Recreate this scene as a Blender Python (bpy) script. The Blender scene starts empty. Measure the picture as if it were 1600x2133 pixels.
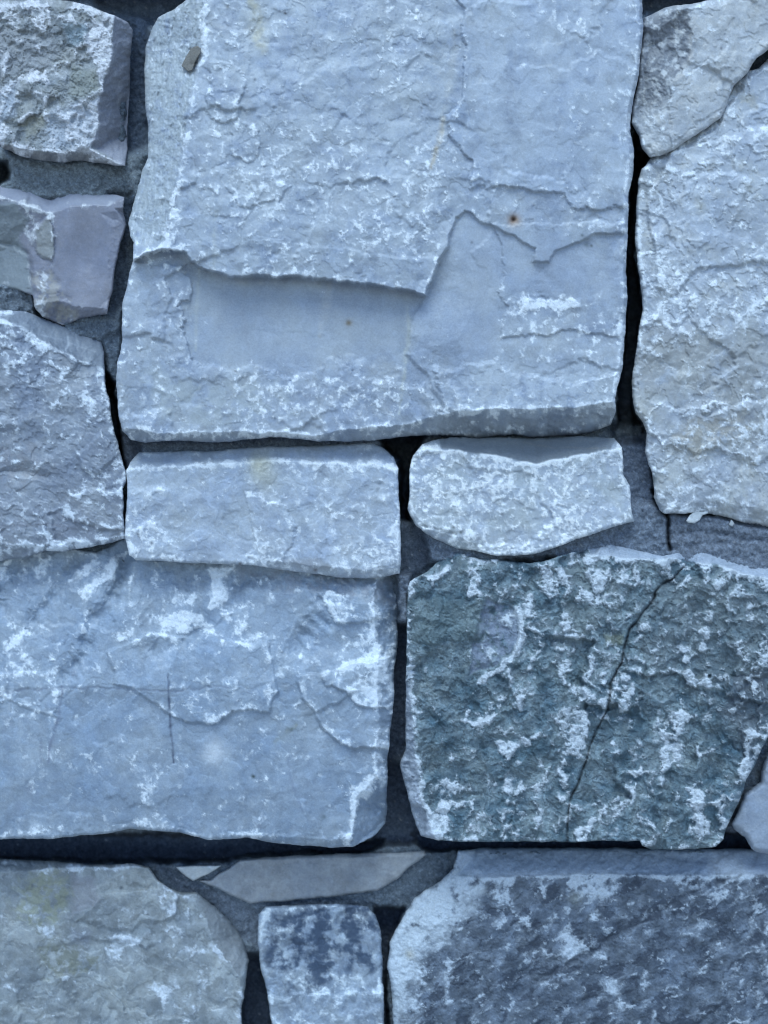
import bpy, math, numpy as np

# ------------------------------------------------------------------ camera, sky, sun, exposure
S = 0.00025            # metres per photograph pixel on the wall plane
D = 1733.0             # camera distance in those pixels
sc = bpy.context.scene
cam = bpy.data.objects.new('camera', bpy.data.cameras.new('camera'))
sc.collection.objects.link(cam); sc.camera = cam
CAM_H = 1.2
cam.location = (0, -D*S, CAM_H)
cam.rotation_euler = (math.radians(90), 0, 0)
cam.data.sensor_fit = 'HORIZONTAL'
cam.data.sensor_width = 24.0
cam.data.lens = 24.0*D/1600.0
cam.data.clip_start = 0.01; cam.data.clip_end = 500
cam.data.dof.use_dof = True
cam.data.dof.focus_distance = (D-2)*S
cam.data.dof.aperture_fstop = 3.3

w = bpy.data.worlds.new('World'); sc.world = w; w.use_nodes = True
nt = w.node_tree
bg = nt.nodes['Background']
sky = nt.nodes.new('ShaderNodeTexSky'); sky.sky_type = 'NISHITA'; sky.sun_disc = False
SUN_EL, SUN_AZ = math.radians(60), math.radians(172)
sky.sun_elevation = SUN_EL; sky.sun_rotation = SUN_AZ
sky.altitude = 2500; sky.air_density = 1.0; sky.dust_density = 0.0; sky.ozone_density = 2.4
nt.links.new(sky.outputs[0], bg.inputs[0]); bg.inputs[1].default_value = 0.125
sl = bpy.data.lights.new('sun', 'SUN'); sl.energy = 1.5; sl.angle = math.radians(34); sl.color = (0.72, 0.89, 1.0)
so = bpy.data.objects.new('sun', sl); sc.collection.objects.link(so)
# light travels down and into the wall, a little from the left
so.rotation_euler = (math.radians(30), 0, math.radians(-14))
sc.cycles.filter_width = 1.1
sc.view_settings.view_transform = 'Standard'; sc.view_settings.look = 'None'
sc.view_settings.gamma = 1; sc.view_settings.use_curve_mapping = False
sc.view_settings.exposure = 0.95

# ------------------------------------------------------------------ noise and shape helpers
def ss(t):
    t = np.clip(t, 0, 1); return t*t*(3-2*t)

def perlin(x, y, seed):
    r = np.random.RandomState(seed % 100003)
    ang = r.rand(256)*2*np.pi
    gx = np.cos(ang).astype(np.float32); gy = np.sin(ang).astype(np.float32)
    P = r.permutation(256)
    xi = np.floor(x).astype(np.int32); yi = np.floor(y).astype(np.int32)
    xf = (x-xi).astype(np.float32); yf = (y-yi).astype(np.float32)
    xi &= 255; yi &= 255; x1 = (xi+1) & 255; y1 = (yi+1) & 255
    u = xf*xf*xf*(xf*(xf*6-15)+10); v = yf*yf*yf*(yf*(yf*6-15)+10)
    a = P[xi]; b = P[x1]
    def g(h, fx, fy): return gx[h]*fx + gy[h]*fy
    n00 = g(P[(a+yi) & 255], xf, yf); n10 = g(P[(b+yi) & 255], xf-1, yf)
    n01 = g(P[(a+y1) & 255], xf, yf-1); n11 = g(P[(b+y1) & 255], xf-1, yf-1)
    n0 = n00+u*(n10-n00); n1 = n01+u*(n11-n01)
    return (n0+v*(n1-n0))*1.5

def fbm(x, y, seed, octv=5, gain=0.55, lac=2.03):
    s = 0; a = 1; t = 0
    for k in range(octv):
        s = s + a*perlin(x+17.3*k, y-9.1*k, seed+31*k); t += a*a
        a *= gain; x = x*lac; y = y*lac
    return s/np.sqrt(t)

def ridged(x, y, seed, octv=4, gain=0.55):
    s = 0; a = 1; t = 0
    for k in range(octv):
        s = s + a*(1-2*np.abs(perlin(x+7.3*k, y-3.1*k, seed+57*k))); t += a
        a *= gain; x = x*2.05; y = y*2.05
    return s/t

def worley(x, y, seed):
    r = np.random.RandomState(seed); R = r.rand(64, 64, 3).astype(np.float32)
    xi = np.floor(x).astype(int); yi = np.floor(y).astype(int)
    d1 = np.full(x.shape, 9.0, np.float32); d2 = d1.copy(); idv = np.zeros(x.shape, np.float32)
    for i in (-1, 0, 1):
        for j in (-1, 0, 1):
            c = R[(xi+i) & 63, (yi+j) & 63]
            dd = (xi+i+c[..., 0]-x)**2 + (yi+j+c[..., 1]-y)**2
            m = dd < d1
            d2 = np.where(m, d1, np.minimum(d2, dd)); idv = np.where(m, c[..., 2], idv); d1 = np.where(m, dd, d1)
    return np.sqrt(d1), np.sqrt(d2), idv

def facets(x, y, seed):
    """random tilted planes, one per cell: cleaved faces meeting at small steps"""
    r = np.random.RandomState(seed); Q = (r.rand(64, 64, 5)-.5).astype(np.float32)
    xi = np.floor(x).astype(int); yi = np.floor(y).astype(int)
    best = np.full(x.shape, 9.0, np.float32); out = np.zeros(x.shape, np.float32)
    for i in (-1, 0, 1):
        for j in (-1, 0, 1):
            c = Q[(xi+i) & 63, (yi+j) & 63]
            dx = x-(xi+i+.5+c[..., 0]); dy = y-(yi+j+.5+c[..., 1]); dd = dx*dx+dy*dy
            m = dd < best; best = np.where(m, dd, best)
            out = np.where(m, c[..., 2]*dx*2+c[..., 3]*dy*2+c[..., 4]*.5, out)
    return out

def sdf(poly, x, y):
    """positive inside"""
    x = x.astype(np.float32); y = y.astype(np.float32)
    d = np.full(x.shape, 1e12, np.float32); ins = np.zeros(x.shape, bool)
    n = len(poly)
    for i in range(n):
        ax, ay = poly[i]; bx, by = poly[(i+1) % n]
        ex, ey = bx-ax, by-ay; L = ex*ex+ey*ey
        if L == 0: continue
        wx = x-ax; wy = y-ay
        t = np.clip((wx*ex+wy*ey)/L, 0, 1)
        d = np.minimum(d, (wx-ex*t)**2+(wy-ey*t)**2)
        if ay != by:
            c = (ay > y) != (by > y)
            ins ^= c & (x < (bx-ax)*(y-ay)/(by-ay)+ax)
    d = np.sqrt(d)
    return np.where(ins, d, -d)

def pdist(pts, x, y):
    d = np.full(x.shape, 1e12, np.float32); tt = np.zeros(x.shape, np.float32)
    n = len(pts)-1
    for i in range(n):
        ax, ay = pts[i]; bx, by = pts[i+1]
        ex, ey = bx-ax, by-ay; L = ex*ex+ey*ey+1e-9
        wx = x-ax; wy = y-ay
        t = np.clip((wx*ex+wy*ey)/L, 0, 1)
        q = (wx-ex*t)**2+(wy-ey*t)**2
        m = q < d; d = np.where(m, q, d); tt = np.where(m, (i+t)/n, tt)
    return np.sqrt(d), tt

def blur(a, r):
    r = max(1, int(round(r)))
    for ax in (0, 1):
        for _ in range(2):
            p = np.pad(a, [(r+1, r) if k == ax else (0, 0) for k in (0, 1)], mode='edge')
            c = np.cumsum(p.astype(np.float64), axis=ax)
            n = a.shape[ax]
            a = (np.take(c, range(2*r+1, 2*r+1+n), axis=ax)-np.take(c, range(0, n), axis=ax))/(2*r+1)
    return a.astype(np.float32)

def world(px, py, z):
    f = (D-z)/D*S
    return np.stack([(px-800)*f, -z*S, CAM_H-(py-1066.5)*f], -1)

# ------------------------------------------------------------------ materials
def stone_mat(name, rough=0.62, spec=0.35, bump=0.35, grain=0.10, sss=0.0, gs=1.0):
    m = bpy.data.materials.new(name); m.use_nodes = True
    t = m.node_tree; N = t.nodes; L = t.links; b = N['Principled BSDF']
    at = N.new('ShaderNodeAttribute'); at.attribute_name = 'tint'
    tc = N.new('ShaderNodeTexCoord')
    n1 = N.new('ShaderNodeTexNoise'); n1.inputs['Scale'].default_value = 900*gs; n1.inputs['Detail'].default_value = 5
    n1.inputs['Roughness'].default_value = 0.75
    n2 = N.new('ShaderNodeTexVoronoi'); n2.inputs['Scale'].default_value = 1500*gs
    L.new(tc.outputs['Object'], n1.inputs['Vector']); L.new(tc.outputs['Object'], n2.inputs['Vector'])
    mr = N.new('ShaderNodeMapRange'); mr.inputs[1].default_value = 0.25; mr.inputs[2].default_value = 0.75
    mr.inputs[3].default_value = 1-grain; mr.inputs[4].default_value = 1+grain
    L.new(n1.outputs['Fac'], mr.inputs[0])
    sep = N.new('ShaderNodeSeparateColor'); L.new(n2.outputs['Color'], sep.inputs[0])
    mr2 = N.new('ShaderNodeMapRange'); mr2.inputs[3].default_value = 1-grain*0.7; mr2.inputs[4].default_value = 1+grain*0.7
    L.new(sep.outputs[0], mr2.inputs[0])
    mm = N.new('ShaderNodeMath'); mm.operation = 'MULTIPLY'; L.new(mr.outputs[0], mm.inputs[0]); L.new(mr2.outputs[0], mm.inputs[1])
    vm = N.new('ShaderNodeVectorMath'); vm.operation = 'SCALE'
    L.new(at.outputs['Color'], vm.inputs[0]); L.new(mm.outputs[0], vm.inputs['Scale'])
    L.new(vm.outputs[0], b.inputs['Base Color'])
    b.inputs['Roughness'].default_value = rough
    b.inputs['Specular IOR Level'].default_value = spec
    if sss:
        b.inputs['Subsurface Weight'].default_value = sss
        b.inputs['Subsurface Radius'].default_value = (1, 0.95, 0.9)
        b.inputs['Subsurface Scale'].default_value = 0.0015
    bp = N.new('ShaderNodeBump'); bp.inputs['Strength'].default_value = bump; bp.inputs['Distance'].default_value = 0.0006
    L.new(n1.outputs['Fac'], bp.inputs['Height']); L.new(bp.outputs[0], b.inputs['Normal'])
    return m

M_MARBLE = stone_mat('white_marble', 0.5, 0.4, 0.10, 0.085, sss=0.4)
M_ROUGH = stone_mat('rough_stone', 0.7, 0.3, 0.45, 0.14)
M_FLINT = stone_mat('smooth_flint', 0.45, 0.45, 0.2, 0.06)
M_MORTAR = stone_mat('sandy_mortar', 0.9, 0.15, 1.0, 0.34, gs=.8)

# ------------------------------------------------------------------ the stone builder
def feature_window(pts, X0, Y0, h, shape, pad):
    xs = [p[0] for p in pts]; ys = [p[1] for p in pts]
    i0 = max(0, int((min(xs)-pad-X0)/h)); i1 = min(shape[1], int((max(xs)+pad-X0)/h)+2)
    j0 = max(0, int((min(ys)-pad-Y0)/h)); j1 = min(shape[0], int((max(ys)+pad-Y0)/h)+2)
    return (slice(j0, j1), slice(i0, i1)), (i1 > i0 and j1 > j0)

def apply_feats(F, st):
    X, Y, WX, WY = st['X'], st['Y'], st['WX'], st['WY']
    for f in F:
        k = f[0]
        if k == 'tilt':
            _, cx, cy, gx, gy = f; st['z'] += (X-cx)*gx+(Y-cy)*gy; continue
        if k == 'dome':      # smooth bulge or hollow
            _, cx, cy, rx, ry, a = f
            st['z'] += a*np.exp(-((X-cx)/rx)**2-((Y-cy)/ry)**2); continue
        if k in ('spot',):
            _, cx, cy, r, col, s = f
            d = np.hypot(X-cx+WX*r*0.25, Y-cy+WY*r*0.25)
            m = s*np.exp(-(d/r)**2)[..., None]; st['c'] = st['c']*(1-m)+np.array(col, np.float32)*m; continue
        if k == 'pit':
            _, cx, cy, r, dep = f
            st['z'] -= dep*np.exp(-(((X-cx)**2+(Y-cy)**2)/r**2)); continue
        pts = f[1]
        win, ok = feature_window(pts, st['X0'], st['Y0'], st['h'], X.shape, 60)
        if not ok: continue
        if k == 'lift':      # bring an area up to one level, whatever lies under it
            _, _, lev, soft, rag, e = f
            d = sdf(pts, X[win]+WX[win]*rag, Y[win]+WY[win]*rag); m = ss(d/soft+.5)
            st['z'][win] = st['z'][win]*(1-m)+lev*m
            st['wb'][win] += e*np.exp(-((d-5)/9)**2)
        elif k == 'bev':
            slope = f[2]; rag = f[3] if len(f) > 3 else 3
            d = sdf(pts, X[win]+WX[win]*rag, Y[win]+WY[win]*rag)
            st['z'][win] -= slope*np.maximum(d, 0)
            if len(f) > 4 and f[4]:   # bruised white ridge
                st['wb'][win] += f[4]*np.exp(-(d/9)**2)
        elif k == 'plate':
            _, _, hgt, soft, rag = f[:5]
            d = sdf(pts, X[win]+WX[win]*rag, Y[win]+WY[win]*rag)
            st['z'][win] += hgt*ss(d/soft+0.5)
            e = f[5] if len(f) > 5 else 0.25
            st['wb'][win] += .6*e*np.exp(-((d-5)/9)**2)
        elif k == 'ramp':     # plate whose height grows with distance from its edge up to a limit
            _, _, slope, lim, rag = f[:5]
            d = sdf(pts, X[win]+WX[win]*rag, Y[win]+WY[win]*rag)
            st['z'][win] += np.clip(d*slope, 0, lim) if slope > 0 else np.clip(d*slope, lim, 0)
        elif k == 'groove':
            _, _, wd, dep, dark = f[:5]; rag = f[5] if len(f) > 5 else 3
            d, t = pdist(pts, X[win]+WX[win]*rag, Y[win]+WY[win]*rag)
            m = np.exp(-(d/wd)**2)*(0.65+0.35*np.clip(perlin(t*14, t*3, 5)+.5, 0, 1))
            st['z'][win] -= dep*m
            if dark: st['c'][win] *= (1-dark*m)[..., None]
        elif k == 'line':
            _, _, wd, col, s = f[:5]; rag = f[5] if len(f) > 5 else 3
            d, t = pdist(pts, X[win]+WX[win]*rag, Y[win]+WY[win]*rag)
            m = (s*np.exp(-(d/(wd*(0.6+0.5*np.sin(t*3.14))))**2)*np.clip(0.75+0.6*fbm(X[win]/22, Y[win]/22, 91, 3), 0, 1.2))[..., None]
            m = np.clip(m, 0, 1)
            st['c'][win] = st['c'][win]*(1-m)+np.array(col, np.float32)*m
        elif k == 'col':
            _, _, col, soft, rag, s = f[:6]; br = f[6] if len(f) > 6 else 0
            d = sdf(pts, X[win]+WX[win]*rag, Y[win]+WY[win]*rag)
            m = ss(d/soft+0.5)*s
            if br:
                m = m*ss((fbm(X[win]/(36 if soft >= 40 else 20), Y[win]/(36 if soft >= 40 else 20), 77+int(pts[0][0]), 5, .6)+br)/0.7+0.5)
            if 'wvm' in st and s < .8: m = m*(1-.85*st['wvm'][win])
            m = m[..., None]; st['c'][win] = st['c'][win]*(1-m)+np.array(col, np.float32)*m
        elif k == 'fib':      # fibrous grain running along an angle
            _, _, amp, ang, soft = f
            d = sdf(pts, X[win], Y[win]); m = ss(d/soft+.5)
            u = X[win]*math.cos(ang)+Y[win]*math.sin(ang); v = -X[win]*math.sin(ang)+Y[win]*math.cos(ang)
            nn = fbm(u/26, v/5.5, 333, 4, .65)
            st['z'][win] += m*amp*2.2*nn; st['wb'][win] += m*amp*.10*(nn-.15)
            st['c'][win] *= (1+m*amp*.16*nn)[..., None]
        elif k == 'white':    # more (or fewer) bruised crystals in this area
            _, _, amt, soft = f[:4]
            d = sdf(pts, X[win]+WX[win]*12, Y[win]+WY[win]*12)
            st['wb'][win] += (amt*1.15 if amt < .5 else .5+(amt-.5)*.35)*ss(d/(soft*1.6)+0.5)
        elif k == 'wline':
            _, _, wd, amt = f[:4]
            d, t = pdist(pts, X[win]+WX[win]*6, Y[win]+WY[win]*6)
            st['wb'][win] += amt*np.exp(-(d/wd)**2)
        elif k == 'rough':    # scale the fracture relief in this area
            _, _, amt, soft = f[:4]
            d = sdf(pts, X[win]+WX[win]*6, Y[win]+WY[win]*6)
            st['rm'][win] += (amt-st['rm'][win])*ss(d/soft+0.5)

THINGS = []
def stone(name, label, outline, z0, base, base2, white=(0.66, 0.67, 0.68), mat=None, feats=(), h=1.6, seed=1,
          wthr=0.42, wscale=26.0, edge=8.0, edge_drop=9.0, rough=1.0, flake=(60, 3.0, 4), tone=110.0, outrag=2.0,
          specks=0.5, dark=None, aniso=(1, 1, 0), taper=0.05, back=-330, post=(), wraise=1.5, group=None, cat='stone', wsoft=0.08, fine=None, lump=1.0, terr=0.07, mott=0.13, facet=0.62):
    if fine is None: fine = 1.0 if mat is M_ROUGH else 0.22
    xs = [p[0] for p in outline]; ys = [p[1] for p in outline]
    X0 = min(xs)-10; Y0 = min(ys)-10
    X, Y = np.meshgrid(np.arange(X0, max(xs)+10, h, dtype=np.float32), np.arange(Y0, max(ys)+10, h, dtype=np.float32))
    WX = fbm(X/42, Y/42, seed*7+1, 5, .6).astype(np.float32); WY = fbm(X/42, Y/42, seed*7+2, 5, .6).astype(np.float32)
    d = sdf(outline, X+WX*outrag, Y+WY*outrag)
    st = dict(X=X, Y=Y, WX=WX, WY=WY, X0=X0, Y0=Y0, h=h)
    st['z'] = np.zeros(X.shape, np.float32); st['wb'] = np.zeros(X.shape, np.float32); st['rm'] = np.ones(X.shape, np.float32)*rough
    tn = ss(fbm(X/tone, Y/tone, seed+11, 5, .6)*0.6+0.5)[..., None]
    st['c'] = (np.array(base, np.float32)*(1-tn)+np.array(base2, np.float32)*tn).astype(np.float32)
    apply_feats(feats, st)
    # fracture relief
    ca, sa = math.cos(aniso[2]), math.sin(aniso[2])
    U = (X*ca+Y*sa)/aniso[0]; V = (-X*sa+Y*ca)/aniso[1]
    L, H, K = flake
    smooth_ = mat is not M_ROUGH
    t = fbm(U/L+(.22 if smooth_ else .35)*WX, V/L+(.22 if smooth_ else .35)*WY, seed+21, 3 if smooth_ else 4, .42 if smooth_ else .5)*K/2
    fl = np.floor(t); fr = t-fl
    zt = fl+ss(fr/0.14)
    rel = zt*H*(.5 if smooth_ else .7) + (5.0 if smooth_ else 4.4)*fbm(U/90, V/90, seed+31, 3)
    med = fbm(U/14, V/14, seed+41, 4, .62)
    rid = ridged(U/20+.2*WX, V/20+.2*WY, seed+43, 4)
    fa = facets(U/170+.09*WX, V/130+.09*WY, seed+47)*10 + facets(U/64+.13*WX+9, V/50+.13*WY+5, seed+48)*2.6
    rel = rel + blur(fa, 2/h)*facet
    rel = rel + fine*(1.2*med + 1.0*rid)
    lump_n = fbm(U/42+.3*WX, V/42+.3*WY, seed+45, 3 if smooth_ else 5, .38 if smooth_ else .5)
    rel = rel + lump*lump_n*(.9 if smooth_ else 1.6)
    z = st['z'] + rel*st['rm']
    # broken edge rounding, uneven
    en = edge*(0.75+0.6*np.clip(fbm(X/60, Y/60, seed+51, 3)+.3, 0, 1.6))
    q = np.clip(1-d/en, 0, 1)
    z -= edge_drop*(1-np.sqrt(np.maximum(1-q*q, 0)))
    cv = blur(z, 2/h)-blur(z, 9/h)
    bias = st['wb'] + np.clip(cv*(.045 if smooth_ else .085), -0.25, 0.22)*(0.6+0.8*np.clip(lump_n+.5, 0, 1.5)) + 0.10*np.exp(-(d/10)**2)
    wn = fbm(U/wscale+.25*WX, V/wscale+.25*WY, seed+61, 6, .60) * 0.62 + 0.16*fbm(X/9, Y/9, seed+65, 3, .6)
    wn = wn + 0.22*ss(0.5+0.5*lump_n)-0.11
    lowf = fbm(X/150, Y/150, seed+62, 3)
    wq = wn+0.32*lowf+bias-wthr
    ws_ = wsoft*(2.4 if smooth_ else 1.3); wc_ = .46 if smooth_ else .38
    wv = wc_*ss((wq+0.42)/0.66) + (1-wc_)*ss((wq+ws_*.25)/ws_)*(0.75+0.25*ss(.5+fbm(X/16, Y/16, seed+66, 3)))
    dens = np.clip((wq+0.42)/0.85, 0, 1)**1.6*specks
    jx = .9*perlin(X/4.5, Y/4.5, seed+67); jy = .9*perlin(X/4.5, Y/4.5, seed+68)
    d1, d2, idv = worley((U+jx*3)/6.5, (V+jy*3)/6.5, seed+63)
    e1, e2, ide = worley((U+jx*5)/14, (V+jy*5)/14, seed+69)
    sp = (idv < dens*.75)*ss((d2-d1)/.12)*(.45+.55*np.modf(idv*37.7)[0])
    sp = np.maximum(sp, (ide < dens*.45)*ss((e2-e1)/.10)*(.3+.5*np.modf(ide*91.3)[0]))
    wv = np.clip(wv*(0.66+0.34*np.clip(.5+fbm(X/6, Y/6, seed+64, 3), 0, 1))+sp*0.6, 0, 1)
    z += wv*wraise*np.minimum(st['rm'], 1)
    c = st['c']
    c = c*(1+mott*fbm(U/26, V/26, seed+71, 5, .7))[..., None]
    hue = 0.032*fbm(X/85, Y/85, seed+75, 4, .6)+0.02*fbm(X/12, Y/12, seed+76, 3)
    c = c*np.stack([1+hue, 1+.2*hue, 1-hue], -1)
    hsh = np.modf(np.abs(np.sin(fl*12.9898+seed)*43758.5453))[0]
    t2 = fbm(U/(L*.45)+.4*WX, V/(L*.45)+.4*WY, seed+23, 4 if smooth_ else 5, .5)*2.2; fl2 = np.floor(t2)
    hsh2 = np.modf(np.abs(np.sin(fl2*78.233+seed)*43758.5453))[0]
    c = c*(1+terr*2*(hsh-.5)+terr*(.8 if smooth_ else 1.4)*(hsh2-.5))[..., None]
    z += (hsh2-.5)*(.5 if smooth_ else 1.6)*st['rm']*ss(np.minimum(t2-fl2, 1-(t2-fl2))/.12)
    c = c*(1+0.05*fbm(X/4.2, Y/4.2, seed+72, 3, .7))[..., None]
    if dark:
        dn = fbm(U/dark[1]+.2*WX, V/dark[1]+.2*WY, seed+81, 6, .68)
        dm = (ss((dn-dark[2])/0.16)*dark[3])[..., None]
        c = c*(1-dm)+np.array(dark[0], np.float32)*dm
    wv_ = wv[..., None]
    c = c*(1-wv_)+np.array(white, np.float32)*(1+0.05*fbm(X/9, Y/9, seed+73, 3))[..., None]*wv_
    st['c'] = c; st['z'] = z; st['wvm'] = wv
    apply_feats(post, st)
    c = np.clip(st['c'], 0.01, 0.85); z = st['z']+z0
    # ---- mesh
    ny, nx = X.shape
    dc = (d[:-1, :-1]+d[1:, :-1]+d[:-1, 1:]+d[1:, 1:])/4
    keep = dc > 0
    gy, gx = np.gradient(d, h)
    gl = np.sqrt(gx*gx+gy*gy)+1e-6; gx = gx/gl; gy = gy/gl
    vid = np.arange(nx*ny).reshape(ny, nx)
    a = vid[:-1, :-1][keep]; b = vid[:-1, 1:][keep]; cc = vid[1:, 1:][keep]; dd = vid[1:, :-1][keep]
    quads = np.stack([a, dd, cc, b], 1)        # faces the camera
    e = np.concatenate([quads[:, [0, 1]], quads[:, [1, 2]], quads[:, [2, 3]], quads[:, [3, 0]]])
    key = np.sort(e, 1); key = key[:, 0].astype(np.int64)*(nx*ny)+key[:, 1]
    u, idx, cnt = np.unique(key, return_index=True, return_counts=True)
    be = e[idx[cnt == 1]]
    bv = np.unique(be)
    PX = X.ravel().copy(); PY = Y.ravel().copy(); Z = z.ravel().copy(); C = c.reshape(-1, 3)
    dr = d.ravel(); gxr = gx.ravel(); gyr = gy.ravel()
    PX[bv] -= np.clip(dr[bv], -2*h, 2*h)*gxr[bv]; PY[bv] -= np.clip(dr[bv], -2*h, 2*h)*gyr[bv]
    used = np.unique(quads); remap = -np.ones(nx*ny, np.int64); remap[used] = np.arange(len(used))
    V_ = [world(PX[used], PY[used], Z[used])]; CO = [C[used]]; FQ = [remap[quads]]
    prev = remap.copy(); base_n = len(used)
    levels = [4, 12, 26, 50, 90, 150, 240, 400]
    nb = len(bv); pos = -np.ones(nx*ny, np.int64); pos[bv] = np.arange(nb)
    prev_idx = remap[bv]
    zb = Z[bv]
    for li, lv in enumerate(levels):
        zz = np.maximum(zb-lv, back)
        nz = fbm(PX[bv]/18+li*3.1, PY[bv]/18+zz/18, seed+91, 3)
        ins = 1.0+taper*lv+nz*min(lv*0.10, 3.0)
        ins = np.maximum(ins, 0.3)
        x2 = PX[bv]+gxr[bv]*ins; y2 = PY[bv]+gyr[bv]*ins
        V_.append(world(x2, y2, zz)); CO.append(C[bv]*(1+0.12*nz)[:, None])
        cur = base_n+np.arange(nb); base_n += nb
        A = pos[be[:, 0]]; B = pos[be[:, 1]]
        FQ.append(np.stack([prev_idx[B], prev_idx[A], cur[A], cur[B]], 1)); prev_idx = cur
    return finish(name, label, np.concatenate(V_), np.concatenate(FQ), np.concatenate(CO), mat, cat, group)

def finish(name, label, V, F, C, mat, cat, group=None):
    org = V.mean(0); V = V-org
    me = bpy.data.meshes.new(name)
    me.vertices.add(len(V)); me.vertices.foreach_set('co', V.astype(np.float32).ravel())
    me.loops.add(F.size); me.loops.foreach_set('vertex_index', F.astype(np.int32).ravel())
    me.polygons.add(len(F)); me.polygons.foreach_set('loop_start', np.arange(0, F.size, 4, dtype=np.int32))
    me.update(calc_edges=True); me.validate()
    at = me.attributes.new('tint', 'FLOAT_COLOR', 'POINT')
    buf = np.ones((len(V), 4), np.float32); buf[:, :3] = C
    at.data.foreach_set('color', buf.ravel())
    me.polygons.foreach_set('use_smooth', np.ones(len(F), bool))
    me.materials.append(mat)
    o = bpy.data.objects.new(name, me); o.location = org
    sc.collection.objects.link(o)
    o['label'] = label; o['category'] = cat
    if group: o['group'] = group
    return o

B1 = (0.36, 0.385, 0.43); B2 = (0.42, 0.44, 0.45)     # marble greys
W = (0.74, 0.76, 0.77)

# ---------------------------------------------------------------- 1 the big slab
slab_out = [(405, -30), (388, 0), (367, 15), (330, 36), (317, 58), (303, 101), (301, 188), (307, 262), (309, 330), (296, 356), (281, 412),
    (267, 465), (272, 491), (279, 506), (277, 540), (264, 596), (256, 627), (254, 663), (256, 703), (245, 754), (242, 804), (248, 862),
    (254, 897), (272, 916), (303, 922), (365, 917), (452, 922), (528, 914), (582, 910), (655, 919), (727, 920), (800, 914), (860, 908),
    (935, 906), (997, 913), (1067, 905), (1113, 911), (1191, 907), (1241, 898), (1274, 884), (1284, 856), (1282, 829), (1297, 767),
    (1301, 709), (1307, 628), (1304, 560), (1307, 500), (1309, 450), (1310, 401), (1321, 356), (1321, 319), (1312, 262), (1317, 221),
    (1332, 150), (1340, 56), (1338, 0), (1332, -30), (900, -34)]
left_bev = [(428, -60), (426, 0), (424, 75), (426, 105), (408, 165), (397, 225), (390, 292), (380, 350), (360, 431), (350, 495), (345, 518),
    (270, 545), (100, 545), (100, -60)]
bot_bev = [(230, 893), (285, 894), (347, 903), (408, 901), (452, 899), (539, 901), (582, 900), (648, 910), (698, 900), (746, 893), (800, 888),
    (857, 882), (916, 866), (966, 855), (1028, 851), (1113, 851), (1198, 849), (1245, 842), (1284, 835), (1400, 830), (1400, 1050), (230, 1050)]
right_bev = [(1289, 838), (1291, 767), (1295, 709), (1300, 628), (1298, 560), (1300, 500), (1302, 450), (1303, 401), (1312, 356), (1311, 319),
    (1304, 262), (1309, 221), (1326, 150), (1334, 56), (1332, -60), (1500, -60), (1500, 838)]
upper = [(200, 560), (277, 542), (300, 532), (335, 520), (352, 517), (383, 525), (388, 532), (398, 546), (420, 559), (450, 570), (500, 575),
    (560, 577), (620, 575), (680, 583), (740, 589), (800, 598), (850, 607), (888, 614), (898, 580), (908, 550), (931, 517), (942, 480),
    (948, 454), (968, 438), (984, 444), (1006, 465), (1044, 480), (1077, 491), (1089, 506), (1115, 516), (1113, 544), (1145, 547), (1156, 525),
    (1194, 508), (1240, 490), (1400, 480), (1400, -80), (100, -80)]
upper2 = [(940, 380), (976, 416), (984, 442), (1006, 465), (1044, 480), (1077, 491), (1089, 506), (1115, 516), (1113, 544), (1145, 547), (1156, 525),
    (1194, 508), (1240, 470), (1400, 430), (1400, 200), (940, 200)]
upper3 = [(905, -80), (958, 0), (965, 40), (968, 120), (962, 200), (940, 235), (928, 250), (931, 285), (961, 307), (984, 334), (986, 360), (978, 392),
    (1032, 384), (1062, 392), (1100, 398), (1175, 401), (1194, 431), (1231, 439), (1288, 431), (1400, 420), (1400, -80)]
panel_l = [(200, 545), (385, 555), (402, 590), (398, 622), (372, 636), (386, 665), (378, 686), (390, 702), (395, 735), (402, 752), (440, 762),
    (470, 772), (500, 770), (520, 752), (545, 766), (600, 790), (655, 770), (690, 745), (720, 760), (760, 790), (830, 800), (880, 800), (1000, 960), (200, 960)]
low_right = [(886, 616), (866, 650), (851, 690), (848, 740), (866, 762), (888, 778), (903, 815), (925, 845), (1000, 900), (1400, 900), (1400, 560), (1000, 560), (930, 590)]
rubble = [(905, 775), (960, 765), (1035, 752), (1048, 765), (1060, 778), (1130, 790), (1200, 796), (1290, 780), (1300, 870), (930, 870)]
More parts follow.
